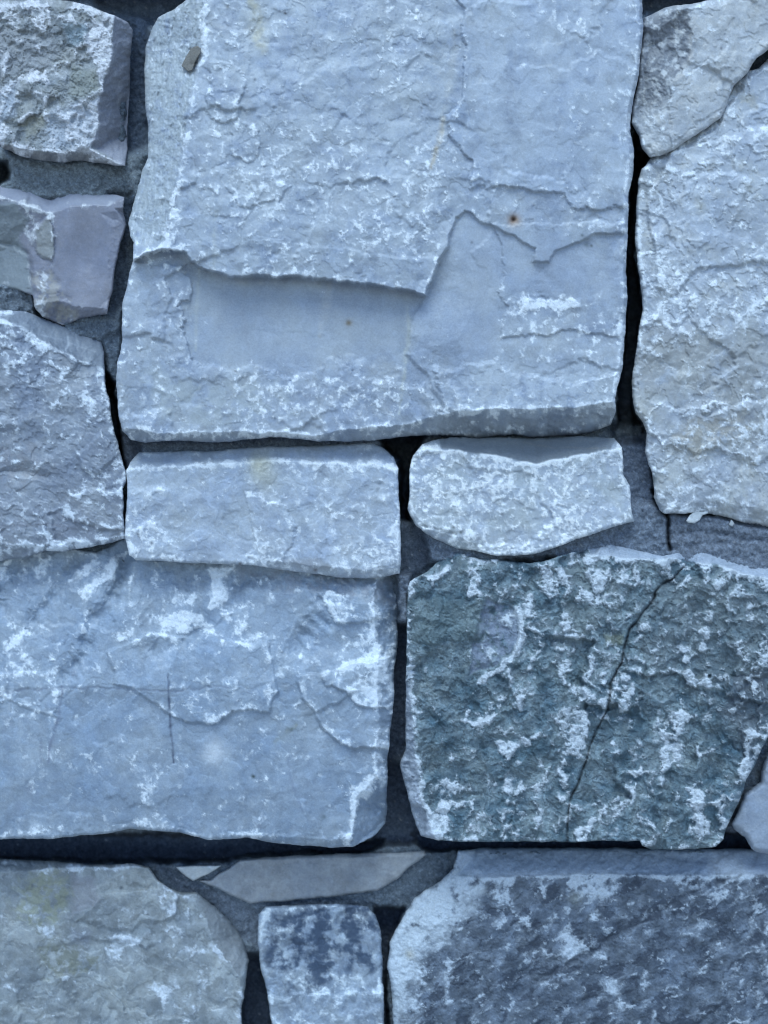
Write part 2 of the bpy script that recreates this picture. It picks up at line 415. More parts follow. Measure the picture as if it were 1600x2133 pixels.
stone('marble_slab', 'largest pale blue-white marble slab at the top centre, with a broken ledge and two rust spots',
    slab_out, 0, (0.295, 0.335, 0.405), (0.385, 0.41, 0.435), W, M_MARBLE, seed=3, edge=11, edge_drop=14, wthr=0.45, lump=1.3, rough=0.8, wscale=20, specks=.9, flake=(75, 2.4, 4),
    feats=[('ramp', [(886, 616), (866, 650), (851, 690), (848, 740), (866, 762), (900, 1100), (1500, 1100), (1500, 200), (900, 330), (850, 450), (868, 560)], .26, 27, 4), ('plate', [(886, 616), (866, 650), (851, 690), (848, 740), (866, 762), (888, 778), (903, 815), (925, 845), (1000, 900), (1400, 900), (1400, 200), (900, 330), (850, 450), (868, 560)], 6, 9, 4, 0.1), ('lift', upper, 40, 6, 5, .2), ('ramp', [(845, 470), (905, 445), (960, 425), (942, 480), (908, 550), (890, 618), (860, 612)], -.25, -8, 6), ('tilt', 800, 500, -0.02, 0.02), ('dome', 620, 250, 200, 150, 10), ('dome', 500, 480, 110, 70, 9), ('dome', 760, 470, 90, 90, 8), ('dome', 1130, 200, 130, 160, 6), ('dome', 820, 180, 60, 180, -6),('plate', upper3, 6, 8, 9, 0.12),
        
        ('plate', panel_l, 6, 7, 12, 0.1), ('plate', rubble, 7, 9, 10, 0.15),
        ('plate', [(1020, 470), (1048, 520), (1045, 600), (1052, 640), (1045, 700), (1200, 690), (1290, 700), (1400, 600), (1400, 460)], 4, 7, 9, .1),
        ('plate', [(438, 130), (480, 128), (505, 150), (512, 190), (495, 215), (500, 245), (470, 260), (430, 240)], 3.5, 5, 9, .15),
        ('plate', [(480, 275), (500, 250), (530, 262), (545, 300), (540, 322), (515, 338), (482, 320)], 3, 5, 7, .1),
        ('plate', [(465, 385), (480, 365), (560, 360), (600, 390), (580, 420), (500, 430)], 3, 5, 9, .1),
        ('bev', left_bev, 0.9, 4, .5), ('bev', bot_bev, 1.9, 4, .25), ('bev', right_bev, 3, 2, .15),
        ('fib', [(200, -60), (428, -60), (424, 90), (397, 225), (380, 350), (350, 500), (200, 530)], 1.5, 1.75, 14),
        ('rough', [(395, 575), (860, 600), (855, 745), (700, 755), (560, 775), (400, 755)], 0.14, 45),
        ('rough', [(905, 560), (960, 440), (1280, 520), (1290, 620), (1270, 740), (860, 740), (865, 640)], 0.25, 50),
        ('rough', [(960, 20), (1320, 20), (1300, 380), (980, 360)], 0.45, 40),
        ('white', [(410, 590), (860, 615), (845, 735), (700, 745), (560, 760), (420, 745)], -0.6, 50),
        ('white', [(905, 560), (960, 440), (1280, 520), (1290, 620), (1040, 600), (1040, 740), (860, 740), (865, 640)], -0.42, 60),
        ('white', [(960, 20), (1180, 20), (1200, 200), (1150, 370), (980, 330)], -0.18, 40),
        ('white', [(1130, 20), (1330, 20), (1310, 140), (1280, 90), (1210, 110)], 0.25, 30),
        ('white', [(480, 130), (900, 120), (900, 240), (520, 240)], -0.1, 60),
        ('white', [(440, 250), (940, 270), (900, 540), (420, 540)], 0.14, 40),
        ('white', [(1065, 618), (1130, 612), (1210, 625), (1212, 648), (1080, 648)], 0.6, 14),
        ('white', [(256, 740), (300, 880), (1280, 850), (1280, 790), (900, 800), (420, 780)], 0.12, 20),
        ('rough', [(1065, 618), (1130, 612), (1210, 625), (1212, 648), (1080, 648)], 1.0, 14),
        ('wline', [(925, 440), (900, 500), (890, 600)], 16, .15),
        ('white', [(300, 10), (410, 10), (330, 500), (280, 500)], -0.05, 10),
        ('dome', 1130, 680, 90, 60, -5), ('dome', 560, 660, 140, 70, -4),
        ('groove', [(1120, 560), (1128, 640)], 14, 3, 0), ('groove', [(1165, 600), (1100, 540)], 10, 2, 0),
        ],
    post=[('col', [(400, 585), (860, 615), (845, 740), (700, 750), (560, 765), (415, 750)], (0.36, 0.39, 0.425), 70, 20, .45),
        ('col', [(905, 560), (960, 450), (1280, 530), (1290, 620), (1050, 600), (1040, 750), (870, 750), (865, 640)], (0.36, 0.395, 0.45), 80, 20, .4),
        ('col', [(430, -60), (960, -60), (960, 200), (925, 290), (975, 350), (1030, 400), (900, 600), (700, 585), (450, 570), (380, 520), (400, 250)], (0.45, 0.48, 0.50), 40, 20, .42, .15),
        ('col', [(970, -60), (1340, -60), (1310, 420), (1000, 390)], (0.45, 0.49, 0.54), 40, 20, .5, .3),
        ('col', [(1000, 750), (1290, 770), (1290, 850), (930, 860)], (0.50, 0.53, 0.55), 30, 16, .5, .3),
        ('col', [(200, -60), (424, -60), (418, 90), (392, 225), (374, 350), (345, 500), (200, 530)], (0.45, 0.475, 0.465), 16, 10, .6, .4),
        ('line', [(525, -10), (535, 40), (540, 80), (548, 105)], 16, (0.46, 0.43, 0.33), .8, 6),
        ('line', [(925, 245), (915, 290), (898, 350)], 6, (0.42, 0.36, 0.27), .85, 3),
        ('line', [(948, 60), (940, 160), (920, 250)], 7, (0.43, 0.41, 0.36), .35, 3),
        ('line', [(850, 640), (852, 690), (846, 740), (832, 860)], 5, (0.50, 0.50, 0.44), .6, 3),
        ('line', [(415, 560), (410, 640), (408, 730)], 4, (0.50, 0.50, 0.44), .4, 2),
        ('line', [(685, 590), (680, 640), (665, 700)], 9, (0.48, 0.46, 0.42), .35, 3),
        ('line', [(450, 440), (446, 560)], 5, (0.46, 0.46, 0.40), .4, 3),
        ('line', [(512, 590), (505, 640), (520, 740)], 5, (0.28, 0.29, 0.31), .25, 3),
        ('line', [(1065, 130), (1060, 240), (1080, 300)], 16, (0.24, 0.27, 0.32), .5, 12), ('line', [(1230, 240), (1200, 330), (1225, 400)], 14, (0.25, 0.28, 0.33), .4, 12), ('line', [(600, 180), (560, 300), (470, 330)], 12, (0.26, 0.28, 0.30), .35, 14),
        ('line', [(1130, 275), (1180, 260)], 6, (0.25, 0.27, 0.31), .4, 6),
        ('line', [(1100, 400), (1110, 470), (1150, 560)], 8, (0.30, 0.32, 0.36), .35, 8),
        ('col', [(300, 780), (340, 760), (420, 790), (600, 800), (620, 850), (480, 890), (330, 880)], (0.42, 0.44, 0.42), 40, 20, .5, .1),
        ('spot', 1072, 458, 13, (0.34, 0.20, 0.10), .8), ('spot', 1070, 457, 5, (0.05, 0.02, 0.01), .95), ('pit', 1070, 457, 5, 6),
        ('spot', 727, 673, 5, (0.12, 0.07, 0.03), .9), ('spot', 727, 673, 9, (0.30, 0.25, 0.17), .4),
        ('spot', 1222, 510, 6, (0.08, 0.10, 0.10), .6), ('spot', 1232, 512, 3, (0.06, 0.07, 0.07), .8), ('spot', 1213, 490, 3, (0.08, 0.10, 0.10), .7),
        ('spot', 594, 27, 3, (0.05, 0.05, 0.05), .9), ('spot', 474, 15, 4, (0.10, 0.10, 0.09), .8), ('spot', 639, 46, 2, (0.1, 0.1, 0.1), .8),
        ('spot', 530, 165, 4, (0.12, 0.13, 0.14), .7), ('spot', 983, 505, 3, (0.1, 0.1, 0.1), .6)])

# ---------------------------------------------------------------- 2 crusted stone, top left
tl1 = [(-30, -5), (30, 0), (70, -2), (140, 1), (189, 13), (241, 34), (266, 46), (276, 62), (274, 88), (270, 175), (267, 245), (264, 315), (261, 346),
    (235, 344), (210, 340), (168, 334), (133, 339), (70, 332), (30, 320), (6, 308), (-4, 290), (-2, 230), (0, 160), (-3, 120), (-8, 60), (-25, 20)]
stone('crusted_stone', 'top left corner stone with a brown-green scabby crust and white patches',
    tl1, -28, (0.25, 0.27, 0.285), (0.33, 0.335, 0.32), (0.70, 0.69, 0.70), M_ROUGH, seed=5, edge=6, edge_drop=8, wthr=0.42, wscale=48, rough=1.05,
    flake=(28, 2.6, 5), tone=50, dark=((0.17, 0.175, 0.16), 26, .35, .5), specks=.15, fine=.4, lump=3, terr=.15, mott=.2,
    feats=[('bev', [(238, -40), (239, 38), (234, 88), (224, 150), (209, 196), (203, 228), (206, 266), (196, 292), (184, 306), (215, 325), (262, 350), (320, 350), (320, -40)], 1.6, 5, .5),
        ('bev', [(-60, 296), (0, 298), (35, 308), (88, 317), (135, 318), (184, 306), (215, 325), (262, 350), (262, 420), (-60, 420)], 1.5, 3, .35),
        ('bev', [(-60, 16), (0, 13), (60, 13), (130, 16), (190, 22), (238, 38), (300, 60), (300, -60), (-60, -60)], 1.3, 3, .3),
        ('rough', [(242, 20), (235, 90), (212, 200), (206, 266), (190, 305), (262, 350), (300, 300), (300, 20)], 0.25, 8),
        ('white', [(242, 20), (235, 90), (212, 200), (206, 266), (190, 305), (262, 350), (300, 300), (300, 20)], -0.6, 8),
        ('white', [(-10, 30), (40, 28), (90, 25), (100, 50), (75, 62), (50, 50), (0, 45)], .45, 14),
        ('white', [(185, 65), (234, 45), (232, 110), (222, 150), (196, 125)], 1.0, 14),
        ('white', [(0, 190), (20, 160), (55, 145), (95, 150), (110, 170), (90, 165), (40, 170), (15, 215)], .8, 10),
        ('white', [(85, 275), (110, 222), (160, 215), (202, 215), (205, 266), (190, 305), (95, 310)], .7, 20),
        ('white', [(0, 250), (30, 290), (80, 312), (20, 305)], .4, 14),
        ('wline', [(120, 35), (165, 33), (190, 60), (180, 95)], 5, .6), ('wline', [(103, 55), (104, 20)], 4, .5),
        ('plate', [(118, 32), (150, 32), (180, 55), (185, 95), (165, 102), (140, 90), (125, 60)], 9, 10, 6, .1),
        ('plate', [(35, 190), (60, 160), (100, 165), (110, 200), (80, 230), (50, 255), (20, 260), (8, 240)], 8, 8, 9, .1),
        ('dome', 90, 110, 40, 20, -8), ('dome', 160, 150, 40, 50, 5), ('dome', 60, 205, 12, 12, -8)],
    post=[('col', [(-10, 60), (110, 62), (125, 110), (100, 140), (-10, 150)], (0.27, 0.275, 0.285), 20, 14, .6), ('col', [(90, 280), (110, 225), (165, 215), (200, 225), (204, 268), (188, 298), (95, 305)], (0.44, 0.48, 0.54), 24, 12, .65), ('col', [(0, 200), (18, 160), (40, 170), (30, 240), (0, 260)], (0.42, 0.46, 0.52), 16, 9, .6),
        ('col', [(238, 30), (234, 88), (224, 150), (207, 200), (203, 228), (206, 266), (190, 300), (262, 350), (290, 350), (290, 30)], (0.285, 0.285, 0.325), 8, 4, .85),
        ('col', [(0, 300), (88, 318), (184, 306), (261, 346), (130, 345), (20, 325)], (0.30, 0.285, 0.285), 6, 3, .7),
        ('line', [(240, 150), (238, 190)], 3, (.42, .42, .44), .5), ('line', [(250, 165), (246, 230)], 3, (.42, .42, .44), .4),
        ('col', [(130, 50), (178, 50), (180, 90), (145, 95)], (0.30, 0.38, 0.42), 20, 8, .6),
        ('col', [(140, 200), (200, 200), (200, 150), (150, 140)], (0.26, 0.27, 0.22), 20, 12, .5),
        ('col', [(35, 260), (110, 225), (95, 260), (60, 290)], (0.30, 0.285, 0.22), 14, 9, .6)])

# ---------------------------------------------------------------- 3 purple flint
tl2 = [(-140, 400), (-20, 395), (6, 386), (21, 371), (70, 380), (140, 399), (196, 406), (240, 406), (259, 410), (257, 440), (264, 469), (252, 504), (240, 560),
    (232, 612), (224, 653), (196, 658), (165, 665), (130, 678), (88, 660), (75, 645), (68, 616), (30, 602), (0, 594), (-60, 585), (-140, 590)]
stone('flint_stone', 'smooth mauve-grey flint at the left edge, with a white and tan scabby corner',
    tl2, -30, (0.195, 0.195, 0.23), (0.235, 0.23, 0.262), (0.62, 0.62, 0.62), M_FLINT, seed=7, facet=0.15, lump=.4, edge=5, edge_drop=7, wthr=0.85, wscale=20, rough=0.3,
    flake=(60, 2, 3), specks=.35, tone=120,
    feats=[('bev', [(-160, 410), (0, 413), (52, 423), (102, 444), (150, 430), (196, 427), (228, 428), (262, 414), (300, 380), (300, 300), (-160, 300)], 1.9, 3, .3),
        ('bev', [(102, 444), (108, 480), (114, 515), (105, 560), (90, 600), (80, 700), (-160, 700), (-160, 413), (0, 413), (52, 423)], 0.5, 5, .5),
        ('bev', [(238, 434), (262, 469), (320, 469), (320, 430)], 1.5, 3),
        ('dome', 185, 540, 50, 90, -16), ('bev', [(205, 440), (232, 470), (225, 560), (205, 640), (320, 640), (320, 440)], .35, 5),
        ('bev', [(60, 640), (120, 625), (165, 640), (224, 640), (260, 700), (60, 720)], .9, 6),
        ('rough', [(-160, 420), (50, 425), (102, 444), (112, 500), (100, 560), (150, 620), (160, 680), (-160, 680)], 1.3, 12),
        ('white', [(50, 425), (90, 440), (104, 450), (80, 480), (70, 510), (55, 500), (35, 490), (55, 460)], 1.0, 8),
        ('white', [(65, 565), (95, 560), (102, 590), (75, 610)], .65, 10),
        ('white', [(-10, 500), (60, 520), (70, 545), (10, 530)], .3, 20),
        ('plate', [(68, 480), (100, 450), (115, 490), (105, 545), (78, 530)], 7, 6, 6, .2),
        ('groove', [(-10, 505), (30, 510), (62, 530), (68, 610)], 5, 6, .2),
        ('white', [(80, 600), (170, 640), (150, 680), (70, 670)], .35, 20)],
    post=[('col', [(-160, 420), (30, 422), (60, 450), (40, 500), (62, 530), (66, 612), (-160, 600)], (0.22, 0.245, 0.245), 14, 8, .79),
        ('col', [(75, 480), (100, 450), (115, 490), (105, 545), (78, 530)], (0.27, 0.27, 0.24), 8, 6, .7),
        ('col', [(68, 570), (100, 560), (160, 640), (165, 668), (130, 680), (75, 650)], (0.35, 0.32, 0.27), 12, 9, .65, .1),
        ('spot', 62, 416, 7, (0.08, 0.08, 0.08), .9), ('pit', 62, 416, 6, 6),
        ('col', [(0, 380), (21, 371), (140, 399), (259, 408), (228, 427), (150, 428), (102, 444), (52, 423), (0, 412)], (0.30, 0.315, 0.37), 6, 3, .7)])

# ---------------------------------------------------------------- 4 left grey stone
l3 = [(-150, 655), (0, 647), (27, 646), (54, 648), (82, 661), (128, 678), (163, 692), (190, 699), (209, 707), (217, 734), (219, 770), (219, 797), (226, 827),
    (234, 876), (241, 905), (250, 941), (262, 982), (264, 1006), (256, 1017), (258, 1055), (260, 1123), (218, 1134), (185, 1139), (136, 1149), (95, 1146),
    (54, 1160), (0, 1169), (-150, 1180)]
stone('bruised_stone', 'grey-blue angular stone at the left edge with scattered white bruises and a dark slanting top',
    l3, -18, (0.22, 0.245, 0.295), (0.30, 0.32, 0.35), (0.64, 0.67, 0.70), M_MARBLE, seed=11, edge=6, edge_drop=9, wthr=0.44, wscale=20, rough=1.1, wsoft=.12, fine=.7, lump=1.6,
    flake=(55, 3.4, 5), specks=1.4, tone=90, aniso=(1.3, 1, .5),
    feats=[('tilt', 130, 900, -0.03, 0.0),
        ('bev', [(-160, 668), (0, 672), (49, 683), (82, 708), (109, 723), (152, 745), (190, 759), (221, 772), (330, 790), (330, 560), (-160, 560)], 1.0, 3, .4),
        ('bev', [(82, 710), (120, 760), (160, 815), (200, 845), (232, 880), (250, 920), (400, 900), (400, 700), (200, 700)], .30, 5, .3),
        ('bev', [(-160, 1110), (0, 1130), (100, 1140), (260, 1118), (400, 1110), (400, 1250), (-160, 1250)], .7, 5, .3),
        ('bev', [(-100, 975), (0, 975), (60, 960), (110, 985), (120, 1010), (0, 990), (-100, 1000)], .5, 6),
        ('ramp', [(-100, 860), (60, 868), (75, 875), (40, 900), (-100, 905)], .4, 8, 5),
        ('plate', [(133, 1055), (150, 1030), (190, 1018), (225, 1025), (253, 1015), (300, 1015), (300, 1110), (200, 1100), (140, 1080)], 6, 6, 7, .5),
        ('plate', [(158, 945), (175, 975), (200, 985), (230, 960), (245, 940), (210, 900), (180, 930)], 5, 6, 7, .25),
        ('plate', [(40, 1050), (80, 1065), (95, 1090), (103, 1130), (60, 1160), (-100, 1150), (-100, 1050)], 5, 6, 6, .3),
        ('rough', [(0, 640), (30, 640), (217, 700), (219, 768), (152, 742), (85, 706), (49, 680)], .15, 6),
        ('white', [(30, 645), (217, 700), (219, 768), (152, 742), (85, 706)], -.6, 6),
        ('white', [(0, 690), (80, 715), (100, 760), (60, 790), (-20, 800)], .2, 30),
        ('white', [(150, 830), (220, 830), (235, 930), (200, 960)], .12, 30),
        ('white', [(100, 1120), (140, 1130), (180, 1110), (180, 1140), (100, 1150)], .4, 14)],
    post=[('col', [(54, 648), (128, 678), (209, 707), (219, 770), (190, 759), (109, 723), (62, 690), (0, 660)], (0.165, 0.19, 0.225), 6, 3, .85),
        ('line', [(0, 1096), (100, 1092), (190, 1105)], 3, (0.12, 0.12, 0.14), .6, 4),
        ('line', [(140, 700), (143, 718), (136, 730)], 3, (.4, .43, .47), .6, 2), ('line', [(158, 690), (162, 715), (160, 728)], 3, (.4, .43, .47), .5, 2),
        ('line', [(60, 690), (120, 705), (200, 735)], 2, (.3, .33, .37), .5, 2),
        ('col', [(-150, 930), (80, 930), (110, 975), (60, 1010), (-150, 1020)], (0.27, 0.265, 0.28), 30, 20, .5, .1),
        ('col', [(-150, 1030), (120, 1040), (250, 1110), (-150, 1150)], (0.23, 0.24, 0.27), 40, 20, .45, .1)])

# ---------------------------------------------------------------- 5 oblong block
c1 = [(272, 962), (290, 941), (360, 941), (460, 937), (540, 931), (640, 929), (772, 922), (797, 932), (820, 952), (830, 976), (832, 1060), (836, 1140),
    (834, 1196), (800, 1203), (772, 1206), (700, 1202), (620, 1192), (560, 1182), (500, 1176), (430, 1174), (360, 1171), (284, 1166), (268, 1156), (260, 1116), (262, 1068),
    (266, 1020), (263, 980)]
stone('oblong_block', 'long low pale block under the big slab, with a yellow stain on its top edge',
    c1, -12, (0.35, 0.39, 0.455), (0.42, 0.45, 0.48), W, M_MARBLE, seed=13, edge=7, edge_drop=9, wthr=0.38, wscale=18, rough=0.7, flake=(50, 2.6, 4), wsoft=.16,
    tone=80, specks=1.0,
    feats=[('bev', [(220, 976), (268, 976), (380, 971), (450, 967), (520, 962), (580, 960), (680, 966), (780, 968), (828, 978), (900, 985), (900, 880), (220, 880)], 1.2, 3, .62),
        ('bev', [(560, 1168), (680, 1180), (770, 1190), (836, 1180), (900, 1260), (500, 1260)], .8, 4, .1),
        ('plate', [(290, 1050), (300, 1025), (330, 1010), (338, 1020), (320, 1025), (300, 1060)], 2, 4, 3, .6),
        ('plate', [(263, 1140), (280, 1100), (315, 1085), (345, 1110), (370, 1140), (400, 1190), (250, 1190)], 4, 6, 9, .35),
        ('plate', [(512, 1025), (530, 1030), (560, 1045), (600, 1050), (615, 1100), (600, 1140), (570, 1200), (520, 1160), (525, 1100), (520, 1060)], 3.5, 6, 9, .35),
        ('white', [(330, 980), (510, 980), (515, 1140), (400, 1150), (350, 1070)], -.15, 30),
        ('white', [(590, 980), (700, 990), (680, 1160), (600, 1160)], -.05, 30),
        ('white', [(700, 1120), (830, 1130), (830, 1200), (690, 1180)], .2, 30),
        ('white', [(300, 940), (780, 925), (820, 960), (300, 970)], -.2, 8),
        ('dome', 480, 1080, 40, 90, -5), ('dome', 640, 1070, 50, 80, -3)],
    post=[('spot', 540, 965, 22, (0.46, 0.43, 0.30), .7), ('spot', 550, 990, 28, (0.44, 0.42, 0.32), .5),
        ('col', [(570, 1170), (660, 1160), (700, 1185), (640, 1192)], (0.30, 0.29, 0.28), 16, 9, .5, 0),
        ('spot', 316, 1132, 4, (0.15, 0.16, 0.18), .8), ('spot', 287, 1113, 3, (0.15, 0.16, 0.18), .8), ('spot', 680, 1123, 3, (0.18, 0.2, 0.22), .8),
        ('spot', 657, 1188, 4, (0.12, 0.1, 0.09), .8), ('spot', 500, 1174, 3, (0.12, 0.1, 0.09), .8)])

# ---------------------------------------------------------------- 6 round bottomed block
c2 = [(879, 926), (904, 916), (953, 911), (1040, 912), (1120, 913), (1213, 909), (1279, 911), (1296, 931), (1300, 988), (1312, 1013), (1315, 1050), (1320, 1087), (1290, 1094),
    (1254, 1105), (1205, 1122), (1160, 1140), (1110, 1155), (1072, 1158), (1036, 1159), (1003, 1150), (953, 1143), (904, 1122), (868, 1096), (848, 1060), (853, 1030),
    (852, 980), (861, 948)]
stone('rounded_block', 'whitish block with a rounded underside, set beside the oblong block in the second course',
    c2, -14, (0.41, 0.445, 0.50), (0.42, 0.445, 0.45), (0.80,.81,.80), M_MARBLE, seed=17, edge=7, edge_drop=9, wthr=0.20, wscale=17, rough=0.9, flake=(45, 2.4, 4), wsoft=.22, lump=1.5,
    tone=70, specks=1.4,
    feats=[('bev', [(860, 900), (879, 930), (904, 937), (960, 941), (1011, 946), (1048, 954), (1089, 964), (1118, 968), (1151, 959), (1213, 947), (1267, 938), (1296, 932), (1360, 930), (1360, 860), (860, 860)], 1.3, 3, .3),
        ('bev', [(840, 1040), (885, 1095), (940, 1112), (965, 1120), (1000, 1145), (1040, 1160), (1000, 1220), (800, 1220), (800, 1040)], .7, 4, .2),
        ('groove', [(880, 1095), (910, 1103), (950, 1115)], 3, 4, .25),
        ('rough', [(900, 905), (1290, 905), (1270, 936), (1151, 956), (1118, 964), (1048, 950), (920, 938)], .15, 5),
        ('white', [(900, 905), (1290, 905), (1270, 934), (1151, 954), (1118, 962), (1048, 948), (920, 936)], -.9, 5)],
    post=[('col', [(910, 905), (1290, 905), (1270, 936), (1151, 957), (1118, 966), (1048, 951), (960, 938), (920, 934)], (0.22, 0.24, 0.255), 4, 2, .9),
        ('line', [(1090, 922), (1150, 932), (1270, 934)], 2, (0.30, 0.29, 0.27), .6), ('line', [(1060, 945), (1040, 950)], 5, (0.32, 0.35, 0.4), .4),
        ('spot', 1047, 1071, 4, (0.15, 0.16, 0.18), .7), ('spot', 945, 1099, 3, (0.15, 0.16, 0.15), .8), ('spot', 960, 1109, 4, (0.12, 0.13, 0.12), .8)])

# ---------------------------------------------------------------- 7 top right
r1 = [(1341, 36), (1385, 16), (1414, 10), (1443, 9), (1478, -1), (1540, -20), (1760, -60), (1790, 20), (1680, 60), (1625, 88), (1600, 103), (1577, 122), (1560, 145),
    (1545, 163), (1528, 180), (1519, 203), (1508, 232), (1500, 248), (1467, 270), (1432, 292), (1403, 314), (1382, 322), (1353, 329), (1339, 311), (1330, 282),
    (1316, 256), (1316, 232), (1330, 168), (1337, 87)]
stone('mottled_stone', 'top right corner stone, whitish with a dark grey mottled left half',
    r1, 6, (0.40, 0.41, 0.42), (0.47, 0.465, 0.45), W, M_MARBLE, lump=1.5, mott=.17, seed=19, edge=10, edge_drop=16, wthr=0.5, wscale=24, rough=0.9, flake=(50, 2.8, 4), tone=70, specks=.8,
    feats=[('bev', [(1300, 50), (1380, 60), (1420, 20), (1500, 10), (1600, 0), (1600, -60), (1300, -60)], .6, 6, .05),
        ('bev', [(1452, 20), (1440, 100), (1432, 150), (1400, 170), (1395, 230), (1375, 290), (1350, 340), (1280, 340), (1280, 20)], .42, 8, .1),
        ('white', [(1340, 30), (1440, 30), (1430, 160), (1390, 200), (1320, 240)], -.12, 20),
        ('plate', [(1400, 170), (1440, 150), (1520, 100), (1500, 220), (1400, 300), (1395, 220)], 3, 6, 9, .15)],
    post=[('col', [(1320, 20), (1445, 15), (1440, 90), (1432, 150), (1395, 180), (1385, 225), (1300, 235)], (0.13, 0.14, 0.16), 30, 14, .85, .25),
        ('line', [(1436, 75), (1440, 110), (1430, 148), (1405, 168)], 6, (0.52, 0.48, 0.43), .5, 5),
        ('col', [(1330, 230), (1420, 220), (1450, 260), (1380, 320), (1330, 280)], (0.30, 0.32, 0.35), 30, 14, .5, .2),
        ('spot', 1428, 46, 6, (0.1, 0.1, 0.11), .7), ('spot', 1398, 194, 4, (0.12, 0.12, 0.13), .7), ('spot', 1363, 315, 4, (0.12, 0.12, 0.13), .7),
        ('spot', 1502, 101, 3, (0.12, 0.12, 0.13), .7), ('spot', 1476, 132, 3, (0.12, 0.12, 0.13), .6)])

# ---------------------------------------------------------------- 8 right
r2 = [(1650, 90), (1605, 118), (1580, 140), (1552, 150), (1535, 165), (1520, 190), (1490, 240), (1440, 275), (1390, 300), (1356, 329), (1336, 354), (1330, 378), (1327, 421), (1324, 465), (1323, 508), (1327, 550), (1333, 590),
    (1338, 616), (1338, 644), (1331, 687), (1324, 734), (1317, 779), (1317, 827), (1323, 861), (1340, 881), (1347, 903), (1345, 940), (1350, 968), (1358, 985),
    (1361, 1016), (1362, 1034), (1375, 1063), (1386, 1070), (1437, 1070), (1479, 1069), (1516, 1077), (1549, 1089), (1600, 1097), (1790, 1120), (1790, 60)]
stone('tall_stone', 'tall white stone at the right edge with beige clouding, right of the deep black joint',
    r2, -22, (0.375, 0.40, 0.44), (0.45, 0.45, 0.43), W, M_MARBLE, seed=23, lump=1.5, mott=.17, edge=10, edge_drop=14, wthr=0.30, wscale=22, rough=1.1, flake=(65, 3.2, 5), tone=90, specks=1.3, wsoft=.2,
    feats=[('dome', 1500, 600, 170, 400, 26), ('bev', [(1300, 350), (1356, 345), (1395, 325), (1445, 300), (1500, 262), (1530, 210), (1560, 172), (1600, 135), (1700, 90), (1700, 0), (1300, 0)], 1.0, 4, 0),
        ('bev', [(1300, 1090), (1340, 1000), (1400, 1060), (1480, 1040), (1600, 1060), (1800, 1070), (1800, 1200), (1300, 1200)], .5, 8, .1),
        ('plate', [(1352, 470), (1362, 500), (1370, 540), (1368, 600), (1400, 620), (1450, 560), (1800, 520), (1800, 200), (1400, 320), (1350, 400)], 6, 7, 6, .2),
        ('plate', [(1345, 870), (1370, 845), (1410, 850), (1500, 840), (1580, 830), (1800, 840), (1800, 1000), (1500, 940), (1380, 930), (1350, 900)], 7, 8, 14, .25),
        ('plate', [(1535, 290), (1560, 262), (1600, 262), (1700, 280), (1700, 330), (1580, 320)], 4, 8, 9, .3),
        ('groove', [(1470, 860), (1520, 845), (1560, 830), (1640, 840)], 5, 5, .15, 9),
        ('white', [(1340, 560), (1420, 560), (1440, 640), (1340, 720)], .2, 30),
        ('white', [(1400, 720), (1600, 700), (1600, 830), (1400, 830)], -.18, 30),
        ('white', [(1330, 730), (1400, 740), (1400, 830), (1320, 830)], -.15, 30),
        ('white', [(1500, 440), (1600, 440), (1600, 500), (1480, 560)], -.15, 30)],
    post=[('col', [(1330, 420), (1600, 110), (1700, 110), (1700, 640), (1340, 660)], (0.42, 0.455, 0.51), 60, 30, .5, .2), ('col', [(1325, 345), (1390, 340), (1380, 400), (1325, 410)], (0.19, 0.21, 0.23), 24, 12, .6, .15),
        ('col', [(1318, 700), (1420, 680), (1600, 700), (1600, 840), (1480, 850), (1350, 820), (1318, 800)], (0.31, 0.305, 0.29), 60, 26, .72, .25),
        ('col', [(1420, 880), (1560, 850), (1560, 900), (1450, 960), (1400, 920)], (0.36, 0.325, 0.27), 30, 20, .7, .25),
        ('col', [(1540, 820), (1600, 830), (1600, 940), (1540, 920)], (0.22, 0.23, 0.25), 20, 20, .5, -.05),
        ('col', [(1345, 960), (1375, 990), (1420, 1010), (1500, 1010), (1500, 1070), (1380, 1068)], (0.29, 0.31, 0.33), 20, 12, .6, .1),
        ('spot', 1360, 998, 8, (0.10, 0.12, 0.11), .7),
        ('col', [(1480, 420), (1600, 420), (1600, 500), (1500, 500)], (0.29, 0.31, 0.34), 30, 20, .5, .0)])

